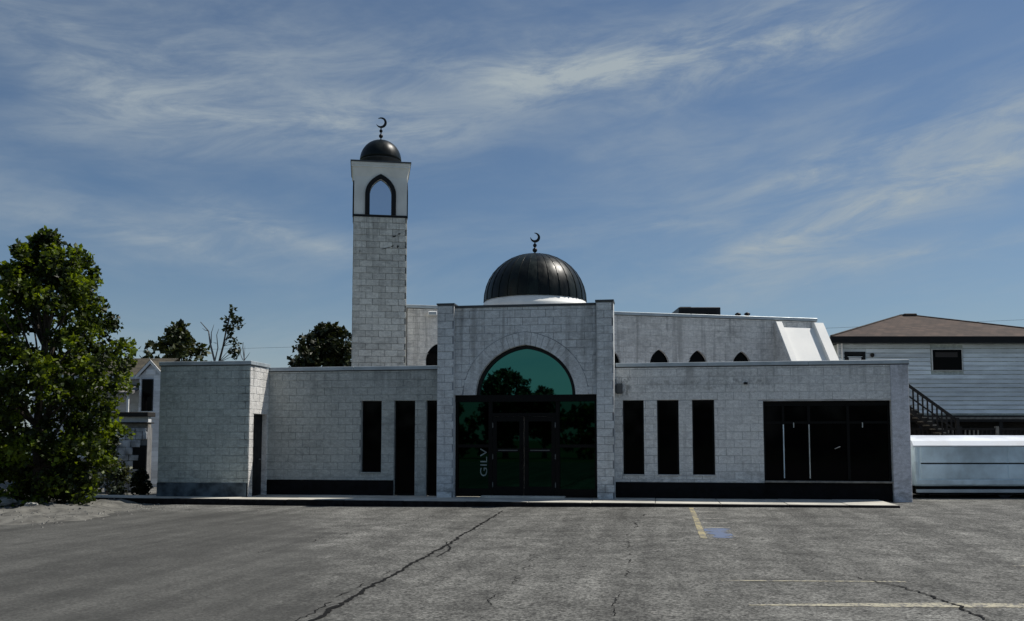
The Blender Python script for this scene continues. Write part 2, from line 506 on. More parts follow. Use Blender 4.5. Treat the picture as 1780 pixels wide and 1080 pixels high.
def worn_paint(name, c, cover):
    m, t, b, _ = mat_new(name)
    p = geo_pos(t)
    n1 = t.noise(p, 4.5, 6.0, 0.75)
    n2 = t.noise(p, 30.0, 3.0, 0.7)
    k = t.ramp(t.m('ADD', t.m('MULTIPLY', n1, 0.6), t.m('MULTIPLY', n2, 0.4)), 0.62 - cover * 0.3, 0.72 - cover * 0.3, 1.0, 0.0)
    f = t.ramp(n2, 0.3, 0.7, 0.75, 1.25)
    a = t.mix(1.0, (0.108, 0.106, 0.10, 1), t.comb(f, f, f), 'MULTIPLY')
    t.set(b, 'Base Color', t.mix(k, a, c))
    b.inputs['Roughness'].default_value = 0.85
    return m
M_yellow = worn_paint('worn_yellow_paint', (0.36, 0.31, 0.17), 0.55)
M_cream = worn_paint('worn_cream_paint', (0.40, 0.37, 0.27), 0.55)
M_blue = worn_paint('worn_blue_paint', (0.10, 0.135, 0.22), 0.35)
M_whiteline = worn_paint('worn_white_paint', (0.46, 0.45, 0.40), 0.6)
M_crack = plain('open_crack', (0.012, 0.012, 0.012), 0.95, var=0.4, nscale=20, spec=0.1)
M_concrete = plain('pavement_concrete', (0.50, 0.48, 0.42), 0.85, var=0.2, nscale=1.6, bump=0.4, bscale=45)
M_kerb = plain('kerb_shade_black', (0.012, 0.012, 0.013), 0.8, var=0.5, nscale=8, spec=0.12)  # shade of the kerb face put into its colour
M_dirt = plain('sandy_dirt', (0.115, 0.112, 0.10), 0.95, var=0.45, nscale=2.5, bump=0.8, bscale=18)
M_wallstone = plain('white_wall_stone', (0.55, 0.55, 0.56), 0.9, var=0.45, nscale=4, bump=0.8, bscale=14)
M_gravel = plain('gravel', (0.16, 0.155, 0.14), 0.95, var=0.5)
M_stone = plain('pale_stone', (0.30, 0.295, 0.27), 0.9, var=0.35, nscale=4, bump=0.8, bscale=14)
M_grass = plain('rough_grass', (0.05, 0.075, 0.025), 0.95, var=0.5, nscale=0.5)
M_bark = plain('bark', (0.06, 0.048, 0.038), 0.9, var=0.4, nscale=10, bump=0.6, bscale=30)
M_twig = plain('bare_twig', (0.16, 0.15, 0.15), 0.9)

def leaf_mat(name, c, trans=0.3, young=(1.35, 1.12, 0.65)):  # young: lighter clump tint; the maple's paints in sunlit leaves
    m, t, b, out = mat_new(name)
    g = t.n('ShaderNodeNewGeometry')
    r_ = g.outputs['Random Per Island']
    f = t.ramp(r_, 0, 1, 0.55, 1.5)
    c1 = t.mix(1.0, (*c, 1), t.comb(f, f, f), 'MULTIPLY')
    c1 = t.mix(t.ramp(t.noise(g.outputs['Position'], 1.9, 3.0), 0.45, 0.60), c1, t.mix(1.0, c1, young, 'MULTIPLY'))  # lighter clump tint; on the maple it paints in sunlit leaves
    t.set(b, 'Base Color', c1)
    b.inputs['Roughness'].default_value = 0.5
    b.inputs['Specular IOR Level'].default_value = 0.3
    tr = t.n('ShaderNodeBsdfTranslucent')
    t.set(tr, 'Color', t.mix(1.0, c1, (1.5, 1.4, 0.5), 'MULTIPLY'))
    mx = t.n('ShaderNodeMixShader', {0: trans})
    m.node_tree.links.new(b.outputs[0], mx.inputs[1])
    m.node_tree.links.new(tr.outputs[0], mx.inputs[2])
    m.node_tree.links.new(mx.outputs[0], out.inputs[0])
    return m
M_leaf = leaf_mat('maple_leaf', (0.022, 0.036, 0.009), 0.45, (5.2, 4.5, 1.4))  # strong tint puts sunlight into the leaf colour, clump by clump
M_leaf_dark = leaf_mat('dark_leaf', (0.018, 0.026, 0.010), 0.10)
M_leaf_far = leaf_mat('far_leaf', (0.030, 0.042, 0.016), 0.15)
M_leaf_shrub = leaf_mat('shrub_leaf', (0.045, 0.062, 0.042), 0.25)

def siding_mat(name, c):
    m, t, b, _ = mat_new(name)
    p = geo_pos(t)
    oi = t.n('ShaderNodeObjectInfo').outputs['Random']
    f = t.m('MULTIPLY', t.ramp(oi, 0, 1, 0.84, 1.1), t.ramp(t.noise(t.mapping(p, (0.5, 0.5, 3.0)), 2.0, 6.0, 0.65), 0.3, 0.7, 0.82, 1.12))
    t.set(b, 'Base Color', t.mix(1.0, (*c, 1), t.comb(f, f, f), 'MULTIPLY'))
    b.inputs['Roughness'].default_value = 0.6
    return m
M_siding = siding_mat('pale_blue_siding', (0.80, 0.86, 0.89))
M_siding_white = siding_mat('white_siding', (0.82, 0.84, 0.86))

def shingle_mat(name, c):
    m, t, b, _ = mat_new(name)
    p = geo_pos(t)
    br = t.n('ShaderNodeTexBrick', {'Scale': 1.0, 'Mortar Size': 0.012, 'Brick Width': 0.33, 'Row Height': 0.16,
                                    'Color1': (*[k * 0.75 for k in c], 1), 'Color2': (*[k * 1.3 for k in c], 1), 'Mortar': (*[k * 0.45 for k in c], 1)})
    x, y, z = t.sep(p)
    t.set(br, 'Vector', t.comb(t.m('ADD', x, t.m('MULTIPLY', y, 0.3)), t.m('MULTIPLY', z, 2.2), 0))
    f = t.ramp(t.noise(p, 1.4, 6.0, 0.7), 0.3, 0.7, 0.7, 1.3)
    t.set(b, 'Base Color', t.mix(1.0, br.outputs['Color'], t.comb(f, f, f), 'MULTIPLY'))
    b.inputs['Roughness'].default_value = 0.92
    return m
M_shingle = shingle_mat('brown_shingles', (0.062, 0.040, 0.030))
M_shingle_olive = shingle_mat('olive_shingles', (0.055, 0.047, 0.03))
M_darkwood = plain('dark_stained_wood', (0.018, 0.015, 0.013), 0.8, var=0.4, nscale=8)
M_greywood = plain('weathered_wood', (0.24, 0.22, 0.19), 0.85, var=0.3, nscale=8)
M_trailer = plain('pale_blue_panel', (0.55, 0.67, 0.73), 0.4, 0.0, 0.35, 0.9)
M_trailer_rail = plain('pale_blue_rail', (0.58, 0.70, 0.76), 0.4, 0.0, 0.16, 3.0)
M_letter = plain('letter_vinyl', (0.24, 0.29, 0.28), 0.6)
M_rubber = plain('tyre_rubber', (0.012, 0.012, 0.012), 0.85)
M_under = plain('underbody_black', (0.006, 0.006, 0.006), 0.8, spec=0.1)

# ------------------------------------------------------------------ ground
def sheet(name, x0, x1, y0, y1, nx, ny, zf, mat, kind='structure'):
    mb = MB()
    xs = [x0 + (x1 - x0) * i / nx for i in range(nx + 1)]
    ys = [y0 + (y1 - y0) * j / ny for j in range(ny + 1)]
    vs = [(x, y, zf(x, y)) for y in ys for x in xs]
    fs = [(j * (nx + 1) + i, j * (nx + 1) + i + 1, (j + 1) * (nx + 1) + i + 1, (j + 1) * (nx + 1) + i) for j in range(ny) for i in range(nx)]
    mb.raw(vs, fs)
    o = mb.build(name, mat, smooth=True)
    return tag(o, kind=kind)

g_ = MB()
ringr = [0, 60, 200, 600, 1600, 3500]
for a_, b_ in zip(ringr, ringr[1:]):
    for k in range(36):
        t0, t1 = 2 * math.pi * k / 36, 2 * math.pi * (k + 1) / 36
        q = [(b_ * math.cos(t0), b_ * math.sin(t0)), (b_ * math.cos(t1), b_ * math.sin(t1))]
        if a_:
            q += [(a_ * math.cos(t1), a_ * math.sin(t1)), (a_ * math.cos(t0), a_ * math.sin(t0))]
        else:
            q += [(0, 0)]
        g_.face([(x, y, -0.06) for x, y in q])
tag(g_.build('ground', M_grass), kind='structure')
sheet('parking_lot', -34, 40, -46, 16, 148, 124, gh, M_asphalt)

# pavement slabs with a kerb coloured black to stand in for its shaded face
PAVY = -2.1
pave = tag(bpy.data.objects.new('pavement', None), kind='structure')
col.objects.link(pave)
slab_edges = [-15.2, -13.6, -12.1, -10.62, -9.1, -7.6, -6.1, -4.6, -3.1, -1.6, -0.1, 1.4, 2.9, 4.2, 5.30]
for i in range(len(slab_edges) - 1):
    a_, b_ = slab_edges[i], slab_edges[i + 1]
    dz_ = random.uniform(-0.006, 0.006)
    sl_ = MB().cbox(a_ + 0.006, b_ - 0.006, PAVY + 0.13, 0.06 if i > 2 else -0.9, -0.1, 0.15 + dz_, 0.008).build('paving_slab', M_concrete, pave)
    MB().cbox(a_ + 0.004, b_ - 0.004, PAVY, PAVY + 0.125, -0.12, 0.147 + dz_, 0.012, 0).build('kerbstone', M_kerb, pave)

# ------------------------------------------------------------------ block walls
BW, BH, JT = 0.40, 0.20, 0.010
_bm_cache = {}
def block_mesh(wd, ht, mat, proud, variant, cham=0.006):
    key = (round(wd, 3), round(ht, 3), mat.name, proud, variant)
    if key not in _bm_cache:
        rr = random.Random(hash((round(wd, 2), variant)) & 255)
        d = [rr.uniform(-0.003, 0.004) for _ in range(4)]
        mb = MB()
        x0, x1, z0, z1 = -wd / 2, wd / 2, -ht / 2, ht / 2
        b4 = [(x0, 0.004, z0), (x1, 0.004, z0), (x1, 0.004, z1), (x0, 0.004, z1)]
        m4 = [(x0, -proud + cham, z0), (x1, -proud + cham, z0), (x1, -proud + cham, z1), (x0, -proud + cham, z1)]
        f4 = [(x0 + cham, -proud + d[0], z0 + cham), (x1 - cham, -proud + d[1], z0 + cham), (x1 - cham, -proud + d[2], z1 - cham), (x0 + cham, -proud + d[3], z1 - cham)]
        fs = [(8, 9, 10, 11)]
        for k in range(4):
            k2 = (k + 1) % 4
            fs += [(k, k2, 4 + k2, 4 + k), (4 + k, 4 + k2, 8 + k2, 8 + k)]
        mb.raw(b4 + m4 + f4, fs)
        _bm_cache[key] = mb.mesh('block', mat)
    return _bm_cache[key]

def rect_minus(rects, o):
    out = []
    for (a, b, c, d) in rects:
        oa, ob, oc, od = o
        if ob <= a or oa >= b or od <= c or oc >= d:
            out.append((a, b, c, d))
            continue
        if c < oc: out.append((a, b, c, oc))
        if d > od: out.append((a, b, od, d))
        lo, hi = max(c, oc), min(d, od)
        if a < oa: out.append((a, oa, lo, hi))
        if b > ob: out.append((ob, b, lo, hi))
    return out

class Arch:
    """pointed arch opening: centre x, half width, springing z, rise"""
    def __init__(s, x, hw, zs, rise, power=1.0):
        s.x, s.hw, s.zs, s.rise, s.pw = x, hw, zs, rise, power
    def z(s, x, grow=0.0):
        u = abs(x - s.x) / (s.hw + grow)
        if u >= 1: return None
        # an arc on each side that meets in a point
        c = s.pw
        r_ = 1 + c
        h0 = math.sqrt(r_ * r_ - c * c)
        return s.zs + (s.rise + grow) * math.sqrt(max(0, r_ * r_ - (u + c) ** 2)) / h0
    def pts(s, n=24, grow=0.0):
        out = []
        for k in range(n + 1):
            u = -math.cos(math.pi * k / n)
            x = s.x + (s.hw + grow) * u
            z = s.z(x, grow)
            out.append((x, z if z is not None else s.zs))
        return out

budget = {'mosque': 300, 'minaret': 300}

def block_wall(owner, parent, name, loc, rz, L, z0, z1, thick, mat, mortar, openings=(), arches=(), proud=0.011, zvis=None, ring=0.0, single=True, phase=0.0, cover=()):
    """a wall with a recessed mortar bed and proud blocks, local x along the face, outside at -y"""
    bed = MB()
    ops = list(openings)
    for A in arches:
        ops.append((A.x - A.hw, A.x + A.hw, A.zs, A.zs + A.rise + 0.001))
    xs = sorted({0.0, L, *[min(max(v, 0), L) for o in ops for v in o[:2]]})
    zs = sorted({z0, z1, *[min(max(v, z0), z1) for o in ops for v in o[2:]]})
    def solid(i, j):
        if not (0 <= i < len(xs) - 1 and 0 <= j < len(zs) - 1): return False
        cx, cz = (xs[i] + xs[i + 1]) / 2, (zs[j] + zs[j + 1]) / 2
        return not any(o[0] < cx < o[1] and o[2] < cz < o[3] for o in ops)
    for i in range(len(xs) - 1):
        for j in range(len(zs) - 1):
            if not solid(i, j): continue
            a, b, c, d = xs[i], xs[i + 1], zs[j], zs[j + 1]
            bed.face([(a, 0, c), (b, 0, c), (b, 0, d), (a, 0, d)])
            bed.face([(b, thick, c), (a, thick, c), (a, thick, d), (b, thick, d)])
            if not solid(i - 1, j): bed.face([(a, thick, c), (a, 0, c), (a, 0, d), (a, thick, d)], 1)
            if not solid(i + 1, j): bed.face([(b, 0, c), (b, thick, c), (b, thick, d), (b, 0, d)], 1)
            if not solid(i, j - 1): bed.face([(a, 0, c), (a, thick, c), (b, thick, c), (b, 0, c)], 1)
            if not solid(i, j + 1): bed.face([(a, 0, d), (b, 0, d), (b, thick, d), (a, thick, d)], 1)
    for A in arches:
        p = A.pts(20)
        top = A.zs + A.rise + 0.001
        for k in range(len(p) - 1):
            (xa, za), (xb, zb) = p[k], p[k + 1]
            bed.face([(xa, 0, za), (xb, 0, zb), (xb, 0, top), (xa, 0, top)])
            bed.face([(xa, 0, za), (xa, thick, za), (xb, thick, zb), (xb, 0, zb)], 1)
            bed.face([(xb, thick, zb), (xa, thick, za), (xa, thick, top), (xb, thick, top)])
    wall = bed.build(name, [mortar, mat], parent, loc=loc, rz=rz)
    rest = MB()
    nr = int(math.ceil((z1 - z0) / BH - 1e-6))
    def poly_block(pl):
        n = len(pl)
        cxm = sum(p[0] for p in pl) / n; czm = sum(p[1] for p in pl) / n
        vs = [(p[0], 0.004, p[1]) for p in pl]
        dd = random.uniform(-0.003, 0.003)
        vs += [(p[0], -proud + dd, p[1]) for p in pl]
        fs = [tuple(range(n, 2 * n))] + [(k, (k + 1) % n, n + (k + 1) % n, n + k) for k in range(n)]
        rest.raw(vs, fs)
    cells = []
    for r_ in range(nr):
        za, zb = z0 + r_ * BH, min(z1, z0 + (r_ + 1) * BH)
        off = phase + (BW / 2 if r_ % 2 else 0.0)
        k = -1
        while True:
            xa = off + k * BW
            xb = xa + BW
            k += 1
            if xa >= L: break
            xa, xb = max(0, xa), min(L, xb)
            if xb - xa < 0.03: continue
            rects = [(xa, xb, za, zb)]
            for o in list(openings) + list(cover):
                rects = rect_minus(rects, o)
            for (a, b, c, d) in rects:
                if b - a < 0.04 or d - c < 0.04: continue
                cells.append((a, b, c, d))
    j2 = JT / 2
    for (a, b, c, d) in cells:
        a2, b2, c2, d2 = a + j2, b - j2, c + j2, d - j2
        hit = None
        for A in arches:
            if a2 < A.x + A.hw + ring and b2 > A.x - A.hw - ring and d2 > A.zs and c2 < A.zs + A.rise + ring:
                hit = A
        if hit:
            n = 8
            low = []
            for k in range(n + 1):
                x = a2 + (b2 - a2) * k / n
                za = hit.z(x, ring)
                zz = c2 if za is None else max(c2, za + (0.006 if ring else 0))
                low.append((x, min(zz, d2)))
            if all(abs(p[1] - d2) < 1e-4 for p in low): continue
            if any(p[1] > c2 + 1e-4 for p in low):
                up = [(p[0], d2) for p in reversed(low)]
                # drop the columns where nothing is left
                keep = [i for i in range(n + 1) if d2 - low[i][1] > 1e-4]
                i0, i1 = max(0, keep[0] - 1), min(n, keep[-1] + 1)
                pl = low[i0:i1 + 1] + [(x, d2) for x in (low[i1][0], low[i0][0])]
                q = []
                for p in pl:
                    if not q or (abs(p[0] - q[-1][0]) + abs(p[1] - q[-1][1])) > 1e-5: q.append(p)
                if len(q) >= 3: poly_block(q)
                continue
        wd, ht = b2 - a2, d2 - c2
        full = wd > 0.3 and ht > 0.15 and (zvis is None or c > zvis)
        if single and full and budget.get(owner, 0) > 0:
            budget[owner] -= 1
            put('block', block_mesh(wd, ht, mat, proud, random.randrange(3)), wall, ((a2 + b2) / 2, 0, (c2 + d2) / 2))
        else:
            cm = block_mesh(wd, ht, mat, proud, random.randrange(3))
            cx_, cz_ = (a2 + b2) / 2, (c2 + d2) / 2
            rest.raw([(v.co.x + cx_, v.co.y, v.co.z + cz_) for v in cm.vertices], [tuple(p.vertices) for p in cm.polygons])
    if rest.v:
        o = rest.build('blockwork', mat, wall)
        o['kind'] = 'stuff'
    return wall

# ================================================================== the mosque
mosque = thing('mosque', 'low white painted block mosque with dark dome and arched green glass entrance', 'mosque', (-2.2, 0, 0.0))
mo = -Vector((-2.2, 0, 0))                      # parts below are given in world metres; this is the root's offset
def L3(x, y, z): return (x + mo.x, y, z)
def mpart(mb, name, mat, smooth=False, parent=None):
    """a part of the mosque, its mesh written in world metres"""
    o = mb.build(name, mat, parent if parent is not None else mosque, smooth)
    if parent is None:
        o.location = mo
    return o

WT = 3.47                                        # top of the wing walls, under the coping
# ---- right wing, x -1.12 .. 6.07
ox = -1.12
wins = [(-0.90, -0.37), (-0.03, 0.51), (0.85, 1.40)]
ops = [(a - ox, b - ox, 0.71, 2.63) for a, b in wins] + [(2.60 - ox, 5.66 - ox, -0.1, 2.59)]
wingR = block_wall('mosque', mosque, 'wing_wall', L3(ox, 0, 0), 0, 6.07 - ox, 0.02, WT, 0.30, M_wing, M_mortar, ops, cover=[(0.0, 2.60 - ox, 0.0, 0.54), (5.66 - ox, 9, 0.0, 9.0)])
mpart(MB().cbox(5.662, 6.085, -0.022, 0.28, 0.02, WT - 0.002, 0.012), 'rendered_pier', M_pier)
mpart(MB().box(-1.12, 2.60, -0.035, 0.0, 0.12, 0.545), 'plinth', M_plinth)
# ---- portal, x -5.66 .. -1.10
ox = -5.24
AL = Arch(-3.375 - ox, 1.29, 2.775, 1.29, 0.13)
pw = block_wall('mosque', mosque, 'portal_wall', L3(ox, -0.40, 0), 0, 3.70, 2.775, 5.06, 0.32, M_portal, M_mortar_portal, (), [AL], ring=0.34)
# the voussoirs round the arch
vo_in, vo_out = AL.pts(30, 0.0), AL.pts(30, 0.335)
for k in range(0, 30):
    pl = [vo_in[k], vo_in[k + 1], vo_out[k + 1], vo_out[k]]
    cxv, czv = sum(p[0] for p in pl) / 4, sum(p[1] for p in pl) / 4
    pl = [(cxv + (p[0] - cxv) * 0.94, czv + (p[1] - czv) * 0.985) for p in pl]
    v_ = MB()
    v_.prism(pl, -0.026, 0.003)
    v_.build('voussoir', M_portal, pw)
for xa in (-5.66, -1.535):
    block_wall('mosque', mosque, 'pilaster', L3(xa, -0.55, 0), 0, 0.435, 0.1, 5.12, 0.55, M_portal, M_mortar_portal, phase=0.0)
mpart(MB().box(-5.24, -1.535, -0.44, -0.05, 5.062, 5.115), 'portal_coping', M_dark_coping)
mpart(MB().box(-5.68, -5.205, -0.59, 0.0, 5.122, 5.165), 'pilaster_cap', M_dark_coping)
mpart(MB().box(-1.555, -1.08, -0.59, 0.0, 5.122, 5.165), 'pilaster_cap', M_dark_coping)
# body of the portal behind its face
mpart(MB().box(-5.23, -1.54, -0.075, -0.002, 3.3, 5.05), 'portal_back', M_portal)
# arched window: black rim, mirror glass
A2 = Arch(-3.375, 1.29, 2.775, 1.29, 0.13)
rim = MB().strip(A2.pts(36, 0.0), A2.pts(36, -0.085), -0.30, -0.16)
arw = mpart(rim, 'arched_window', M_black)
gp = A2.pts(36, -0.08)
gm = MB()
gm.prism([(p[0], p[1]) for p in gp], -0.215, -0.20)
gm.build('pane', M_glass_arch, arw)
# entrance screen below the arch
ent = MB()
x0, x1, yb = -5.22, -1.545, -0.22
ent.box(x0, x1, -0.33, -0.12, 2.60, 2.775)
for xm, wm in ((-5.19, 0.06), (-4.30, 0.10), (-2.55, 0.10), (-1.575, 0.06)):
    ent.box(xm - wm / 2, xm + wm / 2, -0.30, -0.14, 0.16, 2.60)
ent.box(-4.25, -2.60, -0.295, -0.145, 2.22, 2.31)
for a_, b_ in ((-5.16, -4.35), (-2.50, -1.605)):
    ent.box(a_, b_, -0.295, -0.145, 1.42, 1.50)
    ent.box(a_, b_, -0.295, -0.145, 0.16, 0.36)
ent = mpart(ent, 'entrance_screen', M_frame)
for (a_, b_, c_, d_) in ((-5.16, -4.35, 1.50, 2.60), (-5.16, -4.35, 0.36, 1.42), (-2.50, -1.605, 1.50, 2.60), (-2.50, -1.605, 0.36, 1.42), (-4.25, -2.60, 2.31, 2.60)):
    MB().box(a_, b_, -0.225, -0.215, c_, d_).build('pane', M_glass_door, ent)
for xa, hx in ((-4.25, 1), (-3.42, -1)):
    xb = xa + 0.82
    dr = MB()
    dr.box(xa + 0.005, xa + 0.115, -0.285, -0.235, 0.17, 2.215).box(xb - 0.115, xb - 0.005, -0.285, -0.235, 0.17, 2.215)
    dr.box(xa + 0.115, xb - 0.115, -0.284, -0.236, 2.09, 2.215).box(xa + 0.115, xb - 0.115, -0.284, -0.236, 0.17, 0.42)
    dr.box(xa + 0.115, xb - 0.115, -0.284, -0.236, 1.30, 1.40)
    d_o = mpart(dr, 'entrance_door', M_frame)
    MB().box(xa + 0.115, xb - 0.115, -0.262, -0.256, 0.42, 1.30).build('pane', M_glass_door, d_o)
    MB().box(xa + 0.115, xb - 0.115, -0.262, -0.256, 1.40, 2.09).build('pane', M_glass_door, d_o)
    hxp = xb - 0.06 if hx > 0 else xa + 0.06
    MB().tube([(hxp, -0.285, 1.02), (hxp, -0.34, 1.05), (hxp, -0.34, 1.42), (hxp, -0.285, 1.45)], 0.011, 6).build('handle', M_frame, d_o)
    MB().box(xa + 0.16, xb - 0.16, -0.305, -0.286, 1.335, 1.36).build('push_bar', M_hinge, d_o)
    hgx = xa + 0.012 if hx > 0 else xb - 0.012
    for hz in (1.93, 1.12, 0.4):
        MB().cbox(hgx - 0.014, hgx + 0.014, -0.31, -0.287, hz, hz + 0.13, 0.004).build('hinge', M_hinge, d_o)
mpart(MB().cbox(-4.5, -2.35, -0.62, -0.33, 0.14, 0.195, 0.01), 'threshold', M_concrete)
# white letters running up the left-hand side pane
fc = bpy.data.curves.new('letters', 'FONT')
fc.body = 'GILV'
fc.size = 0.26
fc.extrude = 0.001
fc.align_x = 'LEFT'
fo = bpy.data.objects.new('letters', fc)
col.objects.link(fo)
bpy.context.view_layer.update()
lm = bpy.data.meshes.new_from_object(fo.evaluated_get(bpy.context.evaluated_depsgraph_get()))
bpy.data.objects.remove(fo)
lm.materials.clear()
lm.materials.append(M_letter)
lw = max(v.co.x for v in lm.vertices)
for v in lm.vertices:
    a_, b_, c_ = v.co.x * 0.74 / lw, v.co.y, v.co.z
    v.co = (-4.40 - b_, -0.228 - c_, 0.66 + a_)
lm.update()
put('lettering', lm, ent)

# ---- left wing, x -10.51 .. -5.67
ox = -10.51
ops = [(-7.87 - ox, -7.31 - ox, 0.73, 2.66), (-6.96 - ox, -6.39 - ox, -0.1, 2.66), (-6.08 - ox, -5.72 - ox, -0.1, 2.66)]
wingL = block_wall('mosque', mosque, 'wing_wall', L3(ox, 0, 0), 0, 4.84, 0.02, WT, 0.30, M_wingL, M_mortar_left, ops, cover=[(0.0, -6.96 - ox, 0.0, 0.54)])
mpart(MB().box(-10.51, -6.965, -0.035, 0.0, 0.12, 0.545), 'plinth', M_plinth)
# ---- left annex with its sunlit return
ax0, ax1, ay = -13.02, -10.51, -1.2
AT = 3.56
block_wall('mosque', mosque, 'annex_wall', L3(ax0, ay, 0), 0, ax1 - ax0, 0.02, AT, 0.25, M_annex, M_mortar_annex, cover=[(0, 3, 0, 0.50)])
mpart(MB().box(ax0, ax1 - 0.03, ay - 0.03, ay, 0.12, 0.50), 'plinth', M_plinth_blue)
ret = block_wall('mosque', mosque, 'annex_return', L3(ax1, ay, 0), R(90), 1.2, 0.02, AT, 0.25, M_hall, M_mortar, [(0.26, 1.10, -0.1, 2.30)], single=False)
block_wall('mosque', mosque, 'annex_side', L3(ax0, 4.0, 0), R(-90), 5.2, 0.02, AT, 0.25, M_annex, M_mortar, single=False)
dr = MB().box(-10.68, -10.63, ay + 0.27, ay + 1.09, 0.15, 2.29)
sd = mpart(dr, 'side_door', M_black)
MB().tube([(-10.63, ay + 0.95, 1.1), (-10.59, ay + 0.95, 1.1), (-10.59, ay + 0.85, 1.1)], 0.01, 6).build('handle', M_alu, sd)
# ---- copings with a dark strip that paints in the shadow line below
def coping(x0, x1, y0, y1, z, h=0.10, over=0.035):
    c = mpart(MB().cbox(x0, x1, y0 - over, y1 + over, z + 0.018, z + 0.018 + h, 0.008), 'coping', M_coping)
    MB().box(x0 + 0.002, x1 - 0.002, y0 - 0.022, y1 + 0.02, z, z + 0.0175).build('shadow_strip', M_shadow_strip, c)
    return c
for xa, xb in ((-1.075, 1.25), (1.255, 3.72), (3.725, 6.11)):
    coping(xa, xb, 0, 0.3, WT)
for xa, xb in ((-10.51, -8.1), (-8.095, -5.69)):
    coping(xa, xb, 0, 0.3, WT)
coping(ax0 - 0.04, ax1 + 0.04, ay, ay + 0.25, AT)
c = mpart(MB().cbox(ax1 - 0.25, ax1 + 0.04, ay + 0.29, 0.0, AT + 0.018, AT + 0.118, 0.008), 'coping', M_coping)
mpart(MB().cbox(ax0 - 0.04, ax0 + 0.25, ay + 0.29, 4.0, AT + 0.018, AT + 0.118, 0.008), 'coping', M_coping)
# flat roofs and plain outer walls that close the wings
mpart(MB().box(-10.5, -5.65, 0.3, 5.2, 3.12, 3.2).box(-1.1, 6.05, 0.3, 9.6, 3.12, 3.2).box(ax0 + 0.25, ax1 - 0.25, ay + 0.25, 4.0, 3.2, 3.28).box(-5.65, -1.1, 3.21, 7.0, 3.12, 3.2), 'flat_roof', M_flatroof)
block_wall('mosque', mosque, 'end_wall', L3(6.07, 0, 0), R(90), 9.6, 0.02, WT, 0.3, M_wing, M_mortar, single=False)
mpart(MB().box(-13.0, -10.5, 3.8, 4.0, 0.0, AT - 0.01), 'rear_wall', M_annex)

# ---- windows of the wings
def slot_window(a, b, c, d, y=0.12):
    f = MB()
    t_ = 0.045
    f.box(a, a + t_, y, y + 0.06, c, d).box(b - t_, b, y, y + 0.06, c, d)
    f.box(a + t_, b - t_, y, y + 0.06, d - t_, d).box(a + t_, b - t_, y, y + 0.06, c, c + t_)
    o = mpart(f, 'window', M_frame)
    MB().box(a + t_, b - t_, y + 0.02, y + 0.03, c + t_, d - t_).build('pane', M_glass, o)
    return o
for a, b in wins:
    o = slot_window(a, b, 0.71, 2.63)
    MB().cbox(a + 0.004, b - 0.004, -0.05, 0.12, 0.712, 0.737, 0.005).build('sill', M_wing, o)
o = slot_window(-7.87, -7.31, 0.73, 2.66)
MB().cbox(-7.866, -7.314, -0.05, 0.12, 0.732, 0.757, 0.005).build('sill', M_wingL, o)
slot_window(-6.96, -6.39, 0.15, 2.66)
slot_window(-6.08, -5.72, 0.15, 2.66)
# ---- shopfront opening of the right wing
sf = MB()
a, b, y = 2.60, 5.66, 0.14
sf.box(a, b, y, y + 0.09, 2.47, 2.59)
for xm, wm in ((a + 0.03, 0.06), (3.10, 0.06), (3.72, 0.07), (4.66, 0.07), (b - 0.03, 0.06)):
    sf.box(xm - wm / 2, xm + wm / 2, y + 0.002, y + 0.088, 0.60, 2.47)
sf.box(a + 0.06, b - 0.06, y + 0.004, y + 0.086, 2.02, 2.08)
sf = mpart(sf, 'shopfront', M_frame)
for pa, pb in ((2.66, 3.07), (3.13, 3.685), (3.755, 4.625), (4.695, 5.60)):
    MB().box(pa, pb, y + 0.04, y + 0.05, 2.08, 2.47).build('pane', M_glass, sf)
    MB().box(pa, pb, y + 0.04, y + 0.05, 0.60, 2.02).build('pane', M_glass, sf)
for xm in (3.10, 3.72):
    MB().box(xm - 0.012, xm + 0.012, y - 0.012, y + 0.002, 0.66, 2.0).build('glazing_bead', M_alu if xm > 3.5 else M_trailer_rail, sf)
MB().tube([(4.33, y + 0.03, 1.40), (4.33, y - 0.04, 1.40), (4.45, y - 0.04, 1.45)], 0.013, 6).build('handle', M_alu, sf)
for xm in (3.35, 5.0):
    MB().cbox(xm - 0.012, xm + 0.012, y - 0.02, y + 0.002, 1.92, 2.05, 0.004).build('hinge', M_alu, sf)
mpart(MB().cbox(2.61, 5.65, -0.02, 0.22, 0.555, 0.60, 0.006), 'shopfront_sill', M_greywood)
mpart(MB().box(2.60, 5.66, 0.10, 0.25, 0.05, 0.554), 'stall_riser', M_plinth)
# small fixtures on the right wing
mpart(MB().cbox(-1.06, -0.90, -0.13, -0.018, 2.80, 3.06, 0.015), 'alarm_box', M_dark_coping)
mpart(MB().lathe([(0.0, 0), (0.05, 0.0), (0.05, 0.04), (0.0, 0.05)], 10, (2.18, -0.04, 3.02)), 'cable_outlet', M_black)

# ---- prayer hall behind, turned away from the street front
HA = R(22.316)
HC = Vector((-8.007, 5.014, 0))
HT = 5.88
hall_loc = (HC.x + mo.x, HC.y, 0)
arch_s = [0.98, 7.0 - 4.2, 7.0 - 2.8, 7.0 - 1.4, 6.93, 8.72, 10.15, 11.82]
hall_ar = [Arch(s_, 0.36, 4.2, 0.54, 0.75) for s_ in arch_s]
hall_ops = [(s_ - 0.36, s_ + 0.36, 3.4, 4.2) for s_ in arch_s]
hall = block_wall('mosque', mosque, 'hall_wall', hall_loc, HA, 14.77, 0.02, HT, 0.3, M_hall, M_mortar, hall_ops, hall_ar, single=False)
for A in hall_ar:
    f = MB()
    pp = [(A.x - 0.36, 3.42)] + A.pts(16, 0.0) + [(A.x + 0.36, 3.42)]
    f.prism(pp, 0.12, 0.15)
    o = f.build('hall_window', M_glass, hall)
Hm = Matrix.Translation(Vector(hall_loc)) @ Matrix.Rotation(HA, 4, 'Z')
